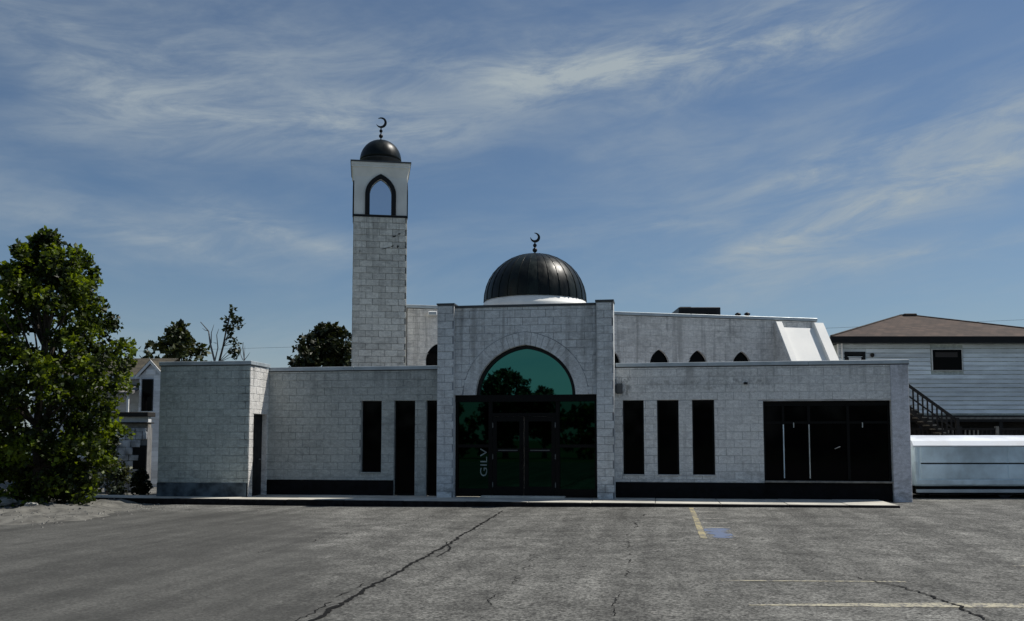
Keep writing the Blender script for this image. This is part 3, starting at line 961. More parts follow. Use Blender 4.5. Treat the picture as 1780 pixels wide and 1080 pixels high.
def hpart(mb, name, mat, smooth=False):
    o = mb.build(name, mat, mosque, smooth)
    o.location = hall_loc
    o.rotation_euler = (0, 0, HA)
    return o
for xa, xb in ((-0.05, 4.9), (4.905, 9.9), (9.905, 14.82)):
    c = hpart(MB().cbox(xa, xb, -0.045, 0.34, HT + 0.012, HT + 0.12, 0.01), 'coping', M_coping)
    MB().box(xa + 0.01, xb - 0.01, -0.026, 0.32, HT, HT + 0.0118).build('shadow_strip', M_shadow_strip, c)  # dark strip painting the shadow line under the hall coping
hpart(MB().box(0.02, 0.3, 0.301, 9.0, 0, HT).box(14.47, 14.75, 0.301, 9.0, 0, HT).box(0.3, 14.47, 8.7, 9.0, 0, HT), 'hall_side_walls', M_hall)
hpart(MB().box(0.3, 14.47, 0.301, 8.7, 5.55, 5.62), 'hall_roof', M_flatroof)
fl = hpart(MB().cbox(0.66, 0.95, -0.16, -0.014, 5.66, 5.79, 0.02), 'wall_light', M_white)
MB().box(0.69, 0.92, -0.166, -0.161, 5.68, 5.77).build('lamp_cover', M_coping, fl)
# sloping white hood with raised kerbs at the right end of the hall
def slope_pt(z): return (5.84 - z) * 0.655
hood = MB()
def wedge(mb, s0, s1, ztop, lift):
    zb = 3.25
    p = [(0.0, zb), (-slope_pt(zb) - lift, zb), (-slope_pt(ztop) - lift, ztop), (0.0, ztop)]
    vs = [(s0, q[0], q[1]) for q in p] + [(s1, q[0], q[1]) for q in p]
    mb.raw(vs, [(0, 1, 2, 3), (7, 6, 5, 4), (0, 4, 5, 1), (1, 5, 6, 2), (2, 6, 7, 3), (3, 7, 4, 0)])
wedge(hood, 13.33, 14.60, 5.62, -0.02)
hood = hpart(hood, 'sloping_hood', M_whitemem)
for s0, s1 in ((13.10, 13.325), (14.605, 14.97)):
    kb = MB()
    wedge(kb, s0, s1, 5.82, 0.15)
    kb.build('hood_kerb', [M_whitemem], hood)
sw = MB()
vs_ = [(13.085, -slope_pt(3.25) - 0.07, 3.25), (13.085, -slope_pt(5.8) - 0.06, 5.8), (13.085, -0.014, 5.8), (13.085, -0.014, 3.25),
       (13.0995, -slope_pt(3.25) - 0.07, 3.25), (13.0995, -slope_pt(5.8) - 0.06, 5.8), (13.0995, -0.014, 5.8), (13.0995, -0.014, 3.25)]
sw.raw(vs_, [(0, 1, 2, 3), (7, 6, 5, 4), (0, 4, 5, 1), (1, 5, 6, 2), (2, 6, 7, 3), (3, 7, 4, 0)])
sw.build('hood_cheek', M_hall, hood)

# ---- main dome on a white collar
DC = cf((930.3 - 890) / 1620 * 34.0, 34.0)
DR, DH, DZ = 1.88, 1.80, 6.66
dome_loc = (DC.x + mo.x, DC.y, 0)
collar = MB().lathe([(2.02, 5.5), (2.02, 6.40), (1.98, 6.46), (1.90, 6.56), (1.86, 6.665)], 64).build('dome_collar', M_whitemem, mosque, True, dome_loc)
NP = 30
def dome_r(t): return DR * math.cos(t) ** 0.97, DH * math.sin(t) ** 0.98
core = MB().lathe([(dome_r(t)[0] - 0.02, DZ + dome_r(t)[1] - 0.01) for t in [k * math.pi / 2 / 16 for k in range(16)]] + [(0.02, DZ + DH - 0.01)], 60)
dome = core.build('dome', M_dome, mosque, True, dome_loc)
gp_ = MB()
NS = 12
vs, fs = [], []
for k in range(NS + 1):
    t = k / NS * math.pi / 2 * 0.985
    r_, z_ = dome_r(t)
    for q, bul in ((-1, 0), (0, 0.012), (1, 0)):
        an = q * math.pi / NP * 0.97
        vs.append(((r_ + bul) * math.cos(an), (r_ + bul) * math.sin(an), DZ + z_))
for k in range(NS):
    for q in (0, 1):
        i = k * 3 + q
        fs.append((i, i + 1, i + 4, i + 3))
gp_.raw(vs, fs)
gore = gp_.mesh('dome_panel', M_dome, True)
rb_ = MB()
rb_.tube([(dome_r(k / 10 * math.pi / 2 * 0.985)[0] + 0.008, 0, DZ + dome_r(k / 10 * math.pi / 2 * 0.985)[1]) for k in range(11)], [0.022 - 0.012 * k / 10 for k in range(11)], 4)
ribm = rb_.mesh('dome_rib', M_dome)
for k in range(NP):
    put('dome_panel', gore, dome, (0, 0, 0), 2 * math.pi * k / NP)
    put('dome_rib', ribm, dome, (0, 0, 0), 2 * math.pi * (k + 0.5) / NP)

def crescent(mb, cx, cz, ro, thick, tilt, dep=0.022):
    """crescent open towards the upper left"""
    n = 22
    outer, inner = [], []
    span = R(292)
    for k in range(n + 1):
        u = k / n
        a = tilt - span / 2 + span * u
        th = thick * math.sin(math.pi * u) ** 0.8
        outer.append((cx + ro * math.cos(a), cz + ro * math.sin(a)))
        inner.append((cx + (ro - th - 0.002) * math.cos(a), cz + (ro - th - 0.002) * math.sin(a)))
    mb.strip(outer, inner, -dep, dep)

def finial(parent, loc, rz, zb, zt, sc, tilt):
    f = put('finial', MB().tube([(0, 0, zb - 0.04), (0, 0, zb + (zt - zb) * 0.58)], 0.020 * sc, 8).mesh('finial', M_steel_dark), parent, loc, rz)
    H = zt - zb
    for fz, rr in ((0.20, 0.072), (0.42, 0.058)):
        prof = [(rr * sc * math.sin(a), -rr * sc * math.cos(a)) for a in [0.12 + (math.pi - 0.24) * k / 8 for k in range(9)]]
        MB().lathe(prof, 14, (0, 0, zb + H * fz)).build('finial_ball', M_steel_dark, f, True)
    c_ = MB()
    crescent(c_, 0.012 * sc, zb + H * 0.78, H * 0.225, 0.078 * sc, tilt)
    c_.build('crescent', M_steel_dark, f)
    return f
finial(mosque, (DC.x + mo.x, DC.y, 0), YAW, DZ + DH - 0.01, DZ + DH + 0.80, 1.25, R(-42))

# ---- on the hall roof
hp = Hm @ Vector((0, 0, 0))
hv = thing('roof_unit', 'black box-shaped air unit standing on the hall roof behind the parapet', 'air conditioner', cf(12.20 - 5.30, 35.0, 5.6), YAW)
MB().cbox(-0.70, 0.86, -0.6, 0.9, 0.0, 0.95, 0.02).build('casing', M_steel_dark, hv)
MB().box(-0.60, 0.70, -0.62, -0.601, 0.5, 0.86).build('grille', M_black, hv)
MB().box(-0.60, -0.2, -0.4, 0.4, 0.951, 0.99).build('fan_guard', M_black, hv)
for lat, h_, lab in ((8.55, 0.80, 'small black roof vent nearer the air unit'), (8.90, 0.81, 'small black roof vent farther from the air unit')):
    vt = thing('roof_vent', lab, 'vent', cf(lat, 35.0, 5.62), 0, 'roof vents')
    MB().lathe([(0.06, 0), (0.06, h_ - 0.10)], 10).build('pipe', M_steel_dark, vt)
    MB().lathe([(0.10, h_ - 0.10), (0.12, h_ - 0.05), (0.05, h_)], 12).build('cowl', M_steel_dark, vt, True)

# ================================================================== the minaret
MC = Vector((-9.365, 3.384, 0)) + Vector((math.cos(HA), math.sin(HA), 0)) * 0.06
TW, TB = 1.64, 8.58
TA = YAW + R(9.0)
minaret = thing('minaret', 'tall square block minaret with white arched belfry and small dark dome', 'minaret', MC, TA)
block_wall('minaret', minaret, 'tower_wall', (0, 0, 0), 0, TW, 0.0, TB, 0.25, M_tower, M_mortar_dark, proud=0.016, zvis=3.3)
block_wall('minaret', minaret, 'tower_wall', (0, TW, 0), R(-90), TW, 0.0, TB, 0.25, M_tower, M_mortar_dark, proud=0.016, zvis=3.3)
block_wall('minaret', minaret, 'tower_wall', (TW, 0, 0), R(90), TW, 0.0, TB, 0.25, M_tower, M_mortar_dark, proud=0.016, single=False)
block_wall('minaret', minaret, 'tower_wall', (TW, TW, 0), R(180), TW, 0.0, TB, 0.25, M_tower, M_mortar_dark, proud=0.016, single=False)
# blocks whose face has broken away near the top
for (x_, z_, wd, ht) in ((1.25, 7.98, 0.16, 0.05), (1.02, 7.60, 0.46, 0.035), (1.37, 7.66, 0.11, 0.10), (1.20, 7.66, 0.10, 0.05), (1.40, 8.06, 0.13, 0.05), (0.20, 7.48, 0.03, 0.10)):
    pts_ = []
    for k in range(9):
        a = 2 * math.pi * k / 9
        rr = random.uniform(0.55, 1.1)
        pts_.append((x_ + wd * 0.5 * rr * math.cos(a), z_ + ht * 0.5 * rr * math.sin(a) + 0.25 * (x_ + wd * 0.5 * rr * math.cos(a) - x_)))
    MB().prism(pts_, -0.024, -0.010).build('broken_block', M_mortar_dark, minaret)
mb = MB().box(-0.035, TW + 0.035, -0.035, TW + 0.035, TB, TB + 0.055)
mb.build('string_course', M_black, minaret)
mb = MB().box(0.0, TW, 0.0, TW, TB + 0.055, TB + 0.075)
mb.build('belfry_floor', M_flatroof, minaret)
BZ0, BZ1 = TB + 0.075, 10.20
AB = Arch(TW / 2, 0.335, 9.30, 0.50, 0.9)
def belfry_face(parent, loc, rz, wd, off, hw=0.335, zs=9.30, ts=0.145):
    A = Arch(wd / 2, hw, zs, 0.50, 0.9)
    p = A.pts(18)
    wl = MB()
    th = 0.14
    a, b = A.x - A.hw, A.x + A.hw
    wl.box(0, a, 0, th, BZ0, BZ1).box(b, wd, 0, th, BZ0, BZ1)
    for k in range(len(p) - 1):
        (xa, za), (xb, zb) = p[k], p[k + 1]
        wl.face([(xa, 0, za), (xb, 0, zb), (xb, 0, BZ1), (xa, 0, BZ1)])
        wl.face([(xb, th, zb), (xa, th, za), (xa, th, BZ1), (xb, th, BZ1)])
        wl.face([(xa, 0, za), (xa, th, za), (xb, th, zb), (xb, 0, zb)])
    wf = put('belfry_wall', wl.mesh('belfry_wall', M_stucco), parent, loc, rz)
    MB().prism([(a - 0.0, BZ0)] + p + [(b, BZ0)], 0.075, 0.085).build('pane', M_belfry_glass, wf)
    o_, i_ = A.pts(18, ts), A.pts(18, 0.0)
    o_ = [(A.x - A.hw - ts, BZ0)] + o_ + [(A.x + A.hw + ts, BZ0)]
    i_ = [(a, BZ0)] + i_ + [(b, BZ0)]
    put('arch_trim', MB().strip(o_, i_, -0.05, 0.05).mesh('arch_trim', M_black), wf)
belfry_face(minaret, (0.0, 0.0, 0), 0, TW, 0)
belfry_face(minaret, (TW, TW, 0), R(180), TW, 0)
belfry_face(minaret, (0, TW - 0.141, 0), R(-90), TW - 0.282, 0)
belfry_face(minaret, (TW, 0.141, 0), R(90), TW - 0.282, 0)
cor = MB()
lev = [(9.86, 0.001), (10.20, 0.075), (10.235, 0.10), (10.30, 0.10)]
for (za, ea), (zb, eb) in zip(lev, lev[1:]):
    A4 = [(-ea, -ea, za), (TW + ea, -ea, za), (TW + ea, TW + ea, za), (-ea, TW + ea, za)]
    B4 = [(-eb, -eb, zb), (TW + eb, -eb, zb), (TW + eb, TW + eb, zb), (-eb, TW + eb, zb)]
    for k in range(4):
        cor.face([A4[k], A4[(k + 1) % 4], B4[(k + 1) % 4], B4[k]])
cor.build('flared_cornice', M_stucco, minaret)
MB().box(-0.09, TW + 0.09, -0.09, TW + 0.09, 10.15, 10.199).build('belfry_ceiling', M_stucco, minaret)
MB().box(-0.125, TW + 0.125, -0.125, TW + 0.125, 10.30, 10.345).build('cornice_cap', M_dark_coping, minaret)
MB().lathe([(0.60, 10.30), (0.60, 10.56), (0.66, 10.57), (0.66, 10.60)], 40).build('dome_drum', M_dark_coping, minaret, True, (TW / 2, TW / 2, 0))
md = MB().lathe([(0.67 * math.cos(t) ** 0.95, 10.60 + 0.70 * math.sin(t)) for t in [k * math.pi / 2 / 14 for k in range(14)]] + [(0.012, 11.30)], 40).build('small_dome', M_dome, minaret, True, (TW / 2, TW / 2, 0))
finial(minaret, (TW / 2, TW / 2, 0), YAW - TA, 11.29, 12.06, 0.95, R(-18))

# ================================================================== right neighbour
HX = cf(0, 36.0)
houseR = thing('siding_house', 'pale blue lap siding house with brown hip roof beyond the trailer', 'house', cf(12.67, 36.0, 0), YAW)
# local x = 0 at the left corner of the front, x grows to the right, y away from the viewer
HWd, HDp, ZB, ZE = 9.2, 8.0, 2.62, 5.42
MB().box(0.03, HWd, 0.03, HDp, ZB - 0.05, ZE).build('wall', M_annex, houseR)
win2 = (3.60, 4.78, 4.30, 5.14)
win1 = (0.22, 1.02, 4.42, 5.03)
cs = 0.168
nb = int((ZE - ZB) / cs) + 1
for k in range(nb):
    z0, z1 = ZB + k * cs, min(ZE, ZB + (k + 1) * cs)
    cuts = [0.0]
    segs = [(0.0, HWd)]
    for wn in (win1, win2):
        if z1 > wn[2] - 0.05 and z0 < wn[3] + 0.05:
            segs = [s2 for (a, b) in segs for s2 in ((a, wn[0] - 0.05), (wn[1] + 0.05, b)) if s2[1] - s2[0] > 0.05]
    for (a, b) in segs:
        lap = MB()
        gp0 = 0.016 + 0.012 * random.random()
        p = [(0.028, z0 + gp0 + 0.004), (-0.026, z0 + gp0), (-0.024, z0 + gp0 + 0.015), (0.006, z1), (0.028, z1)]
        vs = [(a, q[0], q[1]) for q in p] + [(b, q[0], q[1]) for q in p]
        lap.raw(vs, [(0, 1, 2, 3, 4), (9, 8, 7, 6, 5)] + [(i, (i + 1) % 5, 5 + (i + 1) % 5, 5 + i) for i in range(5)])
        lap.build('siding_board', M_siding, houseR)
MB().box(-0.035, 0.0, -0.03, 0.04, ZB, ZE).build('corner_board', M_white, houseR)
MB().tube([(0.12, -0.07, 4.2), (0.12, -0.07, 5.34), (0.10, -0.3, 5.46)], 0.035, 8).build('downpipe', M_white, houseR)
for wn, kind in ((win1, 0), (win2, 1)):
    f = MB()
    a, b, c, d = wn
    t_ = 0.11 if kind == 0 else 0.022
    f.box(a, a + t_, -0.05, 0.02, c, d).box(b - t_, b, -0.05, 0.02, c, d).box(a + t_, b - t_, -0.05, 0.02, d - t_ * 1.2, d).box(a + t_, b - t_, -0.05, 0.02, c, c + t_ * 0.6)
    o = f.build('window', M_black if kind == 0 else M_white, houseR)
    MB().box(a + t_, b - t_, -0.022, -0.012, c + t_ * 0.6, d - t_ * 1.2).build('pane', M_glass, o)
    if kind == 0:
        MB().box(a + t_ + 0.05, b - t_ - 0.05, -0.03, -0.023, c + 0.09, d - 0.22).build('blind', M_siding_white, o)
    else:
        MB().box(a + t_ + 0.12, b - t_ - 0.16, -0.026, -0.0225, d - 0.32, d - 0.13).build('blind', plain('brown_blind', (0.035, 0.03, 0.028), 0.8), o)
MB().lathe([(0.03, 0), (0.07, 0.03), (0.08, 0.12), (0.03, 0.15)], 10, (1.28, -0.07, 4.82)).build('porch_lamp', M_black, houseR)
# hip roof
rf = MB()
ov = 0.42
e = [(-ov, -ov, ZE + 0.17), (HWd + ov, -ov, ZE + 0.17), (HWd + ov, HDp + ov, ZE + 0.17), (-ov, HDp + ov, ZE + 0.17)]
rp0, rp1 = (4.15, HDp / 2, 7.0), (4.55, HDp / 2, 7.0)
rf.face([e[0], e[1], rp1, rp0]); rf.face([e[1], e[2], rp1]); rf.face([e[2], e[3], rp0, rp1]); rf.face([e[3], e[0], rp0])
roof = rf.build('roof', M_shingle, houseR)
MB().box(-ov, HWd + ov, -ov, HDp + ov, ZE - 0.08, ZE + 0.165).build('fascia', M_black, roof)
MB().tube([(-ov, -ov, ZE + 0.18), rp0, rp1, (HWd + ov, -ov, ZE + 0.18)], 0.045, 6).build('hip_cap', plain('dark_ridge', (0.03, 0.022, 0.018), 0.9), roof)
MB().cbox(4.2, 4.75, 3.75, 4.25, 6.84, 7.05, 0.03).build('ridge_vent', plain('ridge_vent', (0.05, 0.038, 0.03), 0.9), roof)
# lower storey, set back and dark
MB().box(0.3, HWd, 0.9, HDp - 0.1, -0.05, ZB - 0.05).build('lower_wall', plain('dark_lower_wall', (0.03, 0.027, 0.025), 0.85, var=0.5, nscale=1.5), houseR)
MB().box(2.6, HWd, -0.06, 0.9, ZB - 0.30, ZB - 0.055).build('beam', M_darkwood, houseR)
MB().box(2.9, HWd, -0.075, -0.062, ZB - 0.20, ZB - 0.12).build('beam_trim', M_greywood, houseR)
for xp in (3.0, 6.1, 8.9):
    MB().box(xp, xp + 0.14, -0.04, 0.1, -0.05, ZB - 0.30).build('post', M_darkwood, houseR)
MB().box(4.5, 5.4, 0.86, 0.899, 1.2, 2.15).build('lower_window', M_glass, houseR)

# deck with balustrade in front of the house
deck = thing('wooden_deck', 'dark wooden deck with baluster railing below the blue house', 'deck', cf(12.9, 34.3, 0), YAW)
MB().box(1.55, 8.6, 0.0, 1.55, 1.15, 1.27).build('floor', M_darkwood, deck)
MB().box(1.55, 8.6, -0.02, 0.07, 1.98, 2.05).build('top_rail', M_darkwood, deck)
MB().box(1.55, 8.6, 0.0, 0.05, 1.36, 1.42).build('bottom_rail', M_darkwood, deck)
for k in range(44):
    xb = 1.72 + k * 0.155
    MB().box(xb, xb + 0.045, 0.003, 0.047, 1.42, 1.98).build('baluster', M_greywood if 0 <= k - 7 < 10 else M_darkwood, deck)
for k, xb in enumerate((1.45, 3.5, 4.85, 6.6, 8.5)):
    MB().box(xb, xb + 0.11, -0.05, 0.08, -0.05, 2.12).build('post', M_greywood if k == 2 else M_darkwood, deck)

# stair up to the left, with its own railing
stair = thing('outside_stair', 'dark wooden outside stair with railing beside the white pier', 'stairs', cf(14.35, 33.6, 0), YAW)
# rises to the left: local x from 1.75 (bottom of visible run) up to 0
sx0, sz0, sx1, sz1 = 1.55, 1.72, -0.30, 3.10
ns = 10
for k in range(ns):
    u = k / ns
    x_ = sx0 + (sx1 - sx0) * u
    z_ = sz0 + (sz1 - sz0) * u
    MB().box(x_ - 0.20, x_, 0.0, 0.9, z_, z_ + 0.04).build('tread', M_greywood if k < 9 else M_darkwood, stair)
st = MB()
for yy in (0.02, 0.84):
    p = [(sx0 + 0.1, sz0 - 0.20), (sx0 + 0.1, sz0 - 0.02), (sx1, sz1 - 0.04), (sx1, sz1 - 0.30)]
    st.prism(p, yy, yy + 0.045)
st.build('stringer', M_darkwood, stair)
def rail(nm, dz0, dz1, y0=-0.03, y1=0.03):
    p = [(sx0 + 0.15, sz0 + dz0 - 0.1), (sx0 + 0.15, sz0 + dz1 - 0.1), (sx1, sz1 + dz1), (sx1, sz1 + dz0)]
    MB().prism(p, y0, y1).build(nm, M_darkwood, stair)
rail('handrail', 0.62, 0.74)
rail('mid_rail', 0.26, 0.32, -0.02, 0.02)
for k in range(11):
    u = (k + 0.5) / 11
    x_ = sx0 + (sx1 - sx0) * u
    z_ = sz0 + (sz1 - sz0) * u
    MB().box(x_ - 0.025, x_ + 0.025, -0.018, 0.018, z_ - 0.1, z_ + 0.63).build('baluster', M_darkwood, stair)
for x_, zt in ((sx1, sz1 + 0.78), (sx0 + 0.12, sz0 + 0.70)):
    MB().box(x_ - 0.06, x_ + 0.06, -0.06, 0.06, 0.0, zt).build('post', M_darkwood, stair)
MB().box(sx1 - 1.2, sx1 + 0.05, 0.0, 1.2, sz1 - 0.1, sz1 + 0.03).build('landing', M_darkwood, stair)
MB().box(sx1, sx0, 0.90, 0.95, 0.0, 1.9).build('lattice_panel', M_darkwood, stair)

# ================================================================== pale trailer at the right edge
tp = cf((1586 - 890) / 1620 * 24.4, 24.4)
tz = gh(tp.x, tp.y)
trailer = thing('box_trailer', 'pale blue box trailer with white roof parked beside the white pier', 'trailer', (tp.x, tp.y, tz), YAW)
TL, TH, TB_ = 4.6, 1.53, 0.32
MB().cbox(0, TL, 0, 2.0, TB_, TH - 0.10, 0.03).build('body', M_trailer, trailer)
rfm = MB()
prof = [(-0.02, TH - 0.19), (-0.045, TH - 0.16), (0.06, TH - 0.04), (0.30, TH + 0.06), (1.0, TH + 0.11), (1.9, TH + 0.06), (2.02, TH + 0.01), (2.045, TH - 0.08), (2.02, TH - 0.17)]
vs = [(-0.03, p[0], p[1]) for p in prof] + [(TL + 0.03, p[0], p[1]) for p in prof]
n_ = len(prof)
rfm.raw(vs, [(i, i + 1, n_ + i + 1, n_ + i) for i in range(n_ - 1)] + [tuple(range(n_ - 1, -1, -1)), tuple(range(n_, 2 * n_)), (0, n_, 2 * n_ - 1, n_ - 1)])
rfm.build('roof', M_roof_blue, trailer)
MB().cbox(0.01, 0.10, -0.018, 0.05, TB_ + 0.02, TH - 0.18, 0.012).build('corner_trim', M_trailer_rail, trailer)
# two pressed side panels with a dark joint between them
for za, zb in ((0.92, TH - 0.19), (TB_ + 0.18, 0.885)):
    for xa, xb in ((0.16, 2.42), (2.44, TL - 0.1)):
        MB().cbox(xa, xb, -0.014, 0.01, za, zb, 0.012).build('side_panel', M_trailer, trailer)
MB().box(0.17, TL - 0.11, -0.008, 0.0, 0.888, 0.917).build('panel_joint', M_under, trailer)
MB().cbox(0.02, TL, -0.03, 0.02, TB_ + 0.03, TB_ + 0.165, 0.012).build('lower_rail', M_trailer_rail, trailer)
MB().box(0.05, TL - 0.05, 0.03, 1.95, TB_ - 0.10, TB_ - 0.005).build('underframe', M_under, trailer)
MB().cbox(0.03, TL, -0.02, 0.04, 0.145, 0.235, 0.01).build('side_guard', M_coping, trailer)
MB().box(0.1, TL - 0.1, 0.05, 1.9, 0.10, TB_ - 0.101).build('skirt', M_under, trailer)
for wx in (2.35, 3.15):
    for wy in (0.06, 1.72):
        wh = MB().tube([(wx, wy, 0.235), (wx, wy + 0.20, 0.235)], 0.235, 20).build('wheel', M_rubber, trailer, False)
        MB().tube([(wx, wy - 0.01, 0.235), (wx, wy + 0.02, 0.235)], 0.13, 14).build('rim', M_steel_dark, wh)
MB().box(-0.30, 0.0, 0.9, 1.1, 0.30, 0.38).build('drawbar', M_under, trailer)
for xs_ in (0.4, 4.2):
    MB().box(xs_, xs_ + 0.08, 0.3, 0.38, 0.0, 0.3).build('support_leg', M_under, trailer)

# ================================================================== left neighbour
hl = cf((241 - 890) / 1620 * 32.5, 32.5)
houseL = thing('gabled_house', 'white gabled house with dark window between tree and grey annex', 'house', (hl.x, hl.y, 0), YAW)
GW, GZ, GA = 0.78, 3.85, 4.27
# gabled front bay: boards, gable, barge boards
MB().box(0.0, GW, 0.03, 3.0, 0.0, GZ).prism([(0, GZ), (GW, GZ), (GW / 2, GA)], 0.03, 3.0).build('wall', M_siding_white, houseL)
gwin = (0.10, 0.48, 2.62, 3.74)
k = 0
z_ = 0.1
while z_ < GA - 0.05:
    z1_ = min(z_ + 0.19, GA)
    ins = 0.0 if z1_ <= GZ else (z1_ - GZ) / (GA - GZ) * GW / 2
    segs = [(ins, GW - ins)]
    if z1_ > gwin[2] - 0.04 and z_ < gwin[3] + 0.04:
        segs = [(0.0, gwin[0] - 0.03), (gwin[1] + 0.03, GW)]
    for (a, b) in segs:
        if b - a > 0.03:
            MB().prism([(a, z_), (b, z_), (b, z1_ - 0.006), (a, z1_ - 0.006)], 0.006, 0.029).build('siding_board', M_siding_white, houseL)
    z_ += 0.19
f = MB()
a, b, c, d = gwin
f.box(a, a + 0.03, -0.01, 0.03, c, d).box(b - 0.03, b, -0.01, 0.03, c, d).box(a + 0.03, b - 0.03, -0.01, 0.03, d - 0.04, d)
o = f.build('window', M_black, houseL)
MB().box(a + 0.03, b - 0.03, 0.008, 0.016, c, d - 0.04).build('pane', M_glass, o)
MB().cbox(a - 0.05, b + 0.05, -0.08, 0.02, c - 0.10, c - 0.004, 0.01).build('sill', M_stucco, o)
for sx_ in (-1, 1):
    xa, xm = (GW / 2 + sx_ * (GW / 2 + 0.10)), GW / 2
    pl = [(xa, GZ - 0.11 - 0.0), (xm, GA + 0.02), (xm, GA + 0.15), (xa, GZ + 0.03)]
    MB().prism(pl, -0.10, -0.05).build('barge_board', M_white, houseL)
rf = MB()
rf.face([(GW / 2, -0.12, GA + 0.14), (-0.12, -0.12, GZ + 0.0), (-0.12, 3.1, GZ + 0.0), (GW / 2, 3.1, GA + 0.14)])
rf.face([(GW / 2, -0.12, GA + 0.14), (GW / 2, 3.1, GA + 0.14), (GW + 0.12, 3.1, GZ + 0.0), (GW + 0.12, -0.12, GZ + 0.0)])
# main roof running left behind the bay
rf.face([(-4.5, 0.9, 3.95), (0.2, 0.9, 3.95), (0.2, 3.2, 4.75), (-4.5, 3.2, 4.75)])
rf.face([(0.2, 5.5, 3.95), (-4.5, 5.5, 3.95), (-4.5, 3.2, 4.75), (0.2, 3.2, 4.75)])
rf.build('roof', M_shingle_olive, houseL)
MB().box(-4.5, 0.0, 0.85, 0.92, 3.80, 3.945).build('fascia', M_coping, houseL)
MB().box(-4.4, -0.002, 1.3, 5.2, 0.0, 3.94).build('side_wall', M_siding_white, houseL)
pr = MB()
pr.raw([(-2.4, -0.9, 3.24), (0.12, -0.9, 3.24), (-0.35, 1.28, 3.62), (-2.4, 1.28, 3.62), (-2.4, -0.9, 3.16), (0.12, -0.9, 3.16), (-0.35, 1.28, 3.55), (-2.4, 1.28, 3.55)],
       [(0, 1, 2, 3), (7, 6, 5, 4), (0, 4, 5, 1), (1, 5, 6, 2), (2, 6, 7, 3), (3, 7, 4, 0)])
pr.build('porch_roof', plain('porch_roof', (0.16, 0.15, 0.15), 0.8), houseL)
MB().box(-0.10, -0.03, -0.80, -0.73, 0.0, 3.18).build('porch_post', M_white, houseL)
MB().box(-2.3, -0.01, -0.6, 1.29, 0.0, 1.0).build('porch_base', M_stone, houseL)
MB().box(-0.06, 0.98, -0.02, 0.005, 2.36, 2.46).build('belt_board', M_white, houseL)

# stone retaining wall with a dark timber cap
sw_o = cf((186 - 890) / 1620 * 29.0, 29.0)
stw = thing('stone_wall', 'low pale stone wall under dark timber beams between tree and annex', 'wall', (sw_o.x, sw_o.y, 0), YAW)
WL = 1.28
MB().box(0.0, WL, 0.03, 0.4, 0.0, 2.0).build('core', plain('wall_core', (0.20, 0.20, 0.20), 0.95), stw)
MB().cbox(-0.3, WL + 0.05, -0.12, 0.5, 2.34, 2.48, 0.012).build('beam', M_darkwood, stw)
MB().cbox(-0.3, WL + 0.02, -0.08, 0.5, 2.13, 2.17, 0.01).build('beam', M_darkwood, stw)
MB().box(-0.3, WL, 0.05, 0.3, 2.17, 2.34).build('board', M_white, stw)
MB().box(-0.3, WL, 0.04, 0.3, 2.0, 2.13).build('board', M_greywood, stw)
z_ = 0.05
while z_ < 1.9:
    x_ = 0.0
    hh = random.uniform(0.16, 0.26)
    while x_ < WL - 0.05:
        ww = min(random.uniform(0.2, 0.42), WL - x_)
        mb = MB().cbox(x_ + 0.008, x_ + ww - 0.008, -random.uniform(0.0, 0.03), 0.05, z_ + 0.006, min(z_ + hh, 1.99) - 0.006, 0.012)
        mb.v = [(a + random.uniform(-0.008, 0.008), b + random.uniform(-0.006, 0.006), c + random.uniform(-0.008, 0.008)) for a, b, c in mb.v]
        if not (x_ > 0.78 and z_ < 1.45):
            mb.build('stone', M_wallstone, stw)
        x_ += ww
    z_ += hh
MB().box(0.86, WL - 0.02, 0.0, 0.029, 0.3, 1.45).build('cellar_door', M_black, stw)

# ================================================================== vegetation
def leaf_mesh(name, mat, centers, radii, per, size, flat=0.75, droop=0.3):
    """many small leaves round clump centres"""
    n = int(sum(per))
    C = np.repeat(np.asarray(centers), per, axis=0)
    Rr = np.repeat(np.asarray(radii), per)[:, None]
    d = rng.normal(size=(n, 3))
    d /= np.linalg.norm(d, axis=1)[:, None]
    rad = Rr * rng.uniform(0.25, 1.0, (n, 1)) ** 0.6
    P = C + d * rad * np.array([1, 1, flat])
    u = rng.normal(size=(n, 3)); u[:, 2] -= droop
    u /= np.linalg.norm(u, axis=1)[:, None]
    v = np.cross(u, rng.normal(size=(n, 3)) + np.array([0, 0, 1.2]))
    v /= np.linalg.norm(v, axis=1)[:, None]
    nrm = np.cross(u, v)
    s = size * rng.uniform(0.65, 1.3, (n, 1))
    # five-point leaf, folded along its rib
    pts = np.stack([P, P + u * s * 0.45 + v * s * 0.42 + nrm * s * 0.12, P + u * s, P + u * s * 0.45 - v * s * 0.42 + nrm * s * 0.12], axis=1).reshape(-1, 3)
    idx = np.arange(n)[:, None] * 4
    tri = np.concatenate([idx + np.array([[0, 1, 2]]), idx + np.array([[0, 2, 3]])], axis=1).reshape(-1)
    me = bpy.data.meshes.new(name)
    me.vertices.add(n * 4)
    me.vertices.foreach_set('co', pts.ravel())
    me.loops.add(n * 6)
    me.loops.foreach_set('vertex_index', tri.astype(np.int32))
    me.polygons.add(n * 2)
    me.polygons.foreach_set('loop_start', np.arange(n * 2, dtype=np.int32) * 3)
    me.polygons.foreach_set('loop_total', np.full(n * 2, 3, dtype=np.int32))
    me.materials.append(mat)
    me.update(calc_edges=True)
    return me

def limb(mb, p0, p1, r0, r1, bend=0.15, seg=5, n=4):
    p0, p1 = Vector(p0), Vector(p1)
    ln = (p1 - p0).length
    pts, rad = [], []
    o = Vector((random.uniform(-1, 1), random.uniform(-1, 1), random.uniform(0, 1))) * bend * ln
    for k in range(n + 1):
        u = k / n
        pts.append(p0.lerp(p1, u) + o * (u * (1 - u)))
        rad.append(r0 + (r1 - r0) * u)
    mb.tube(pts, rad, seg)

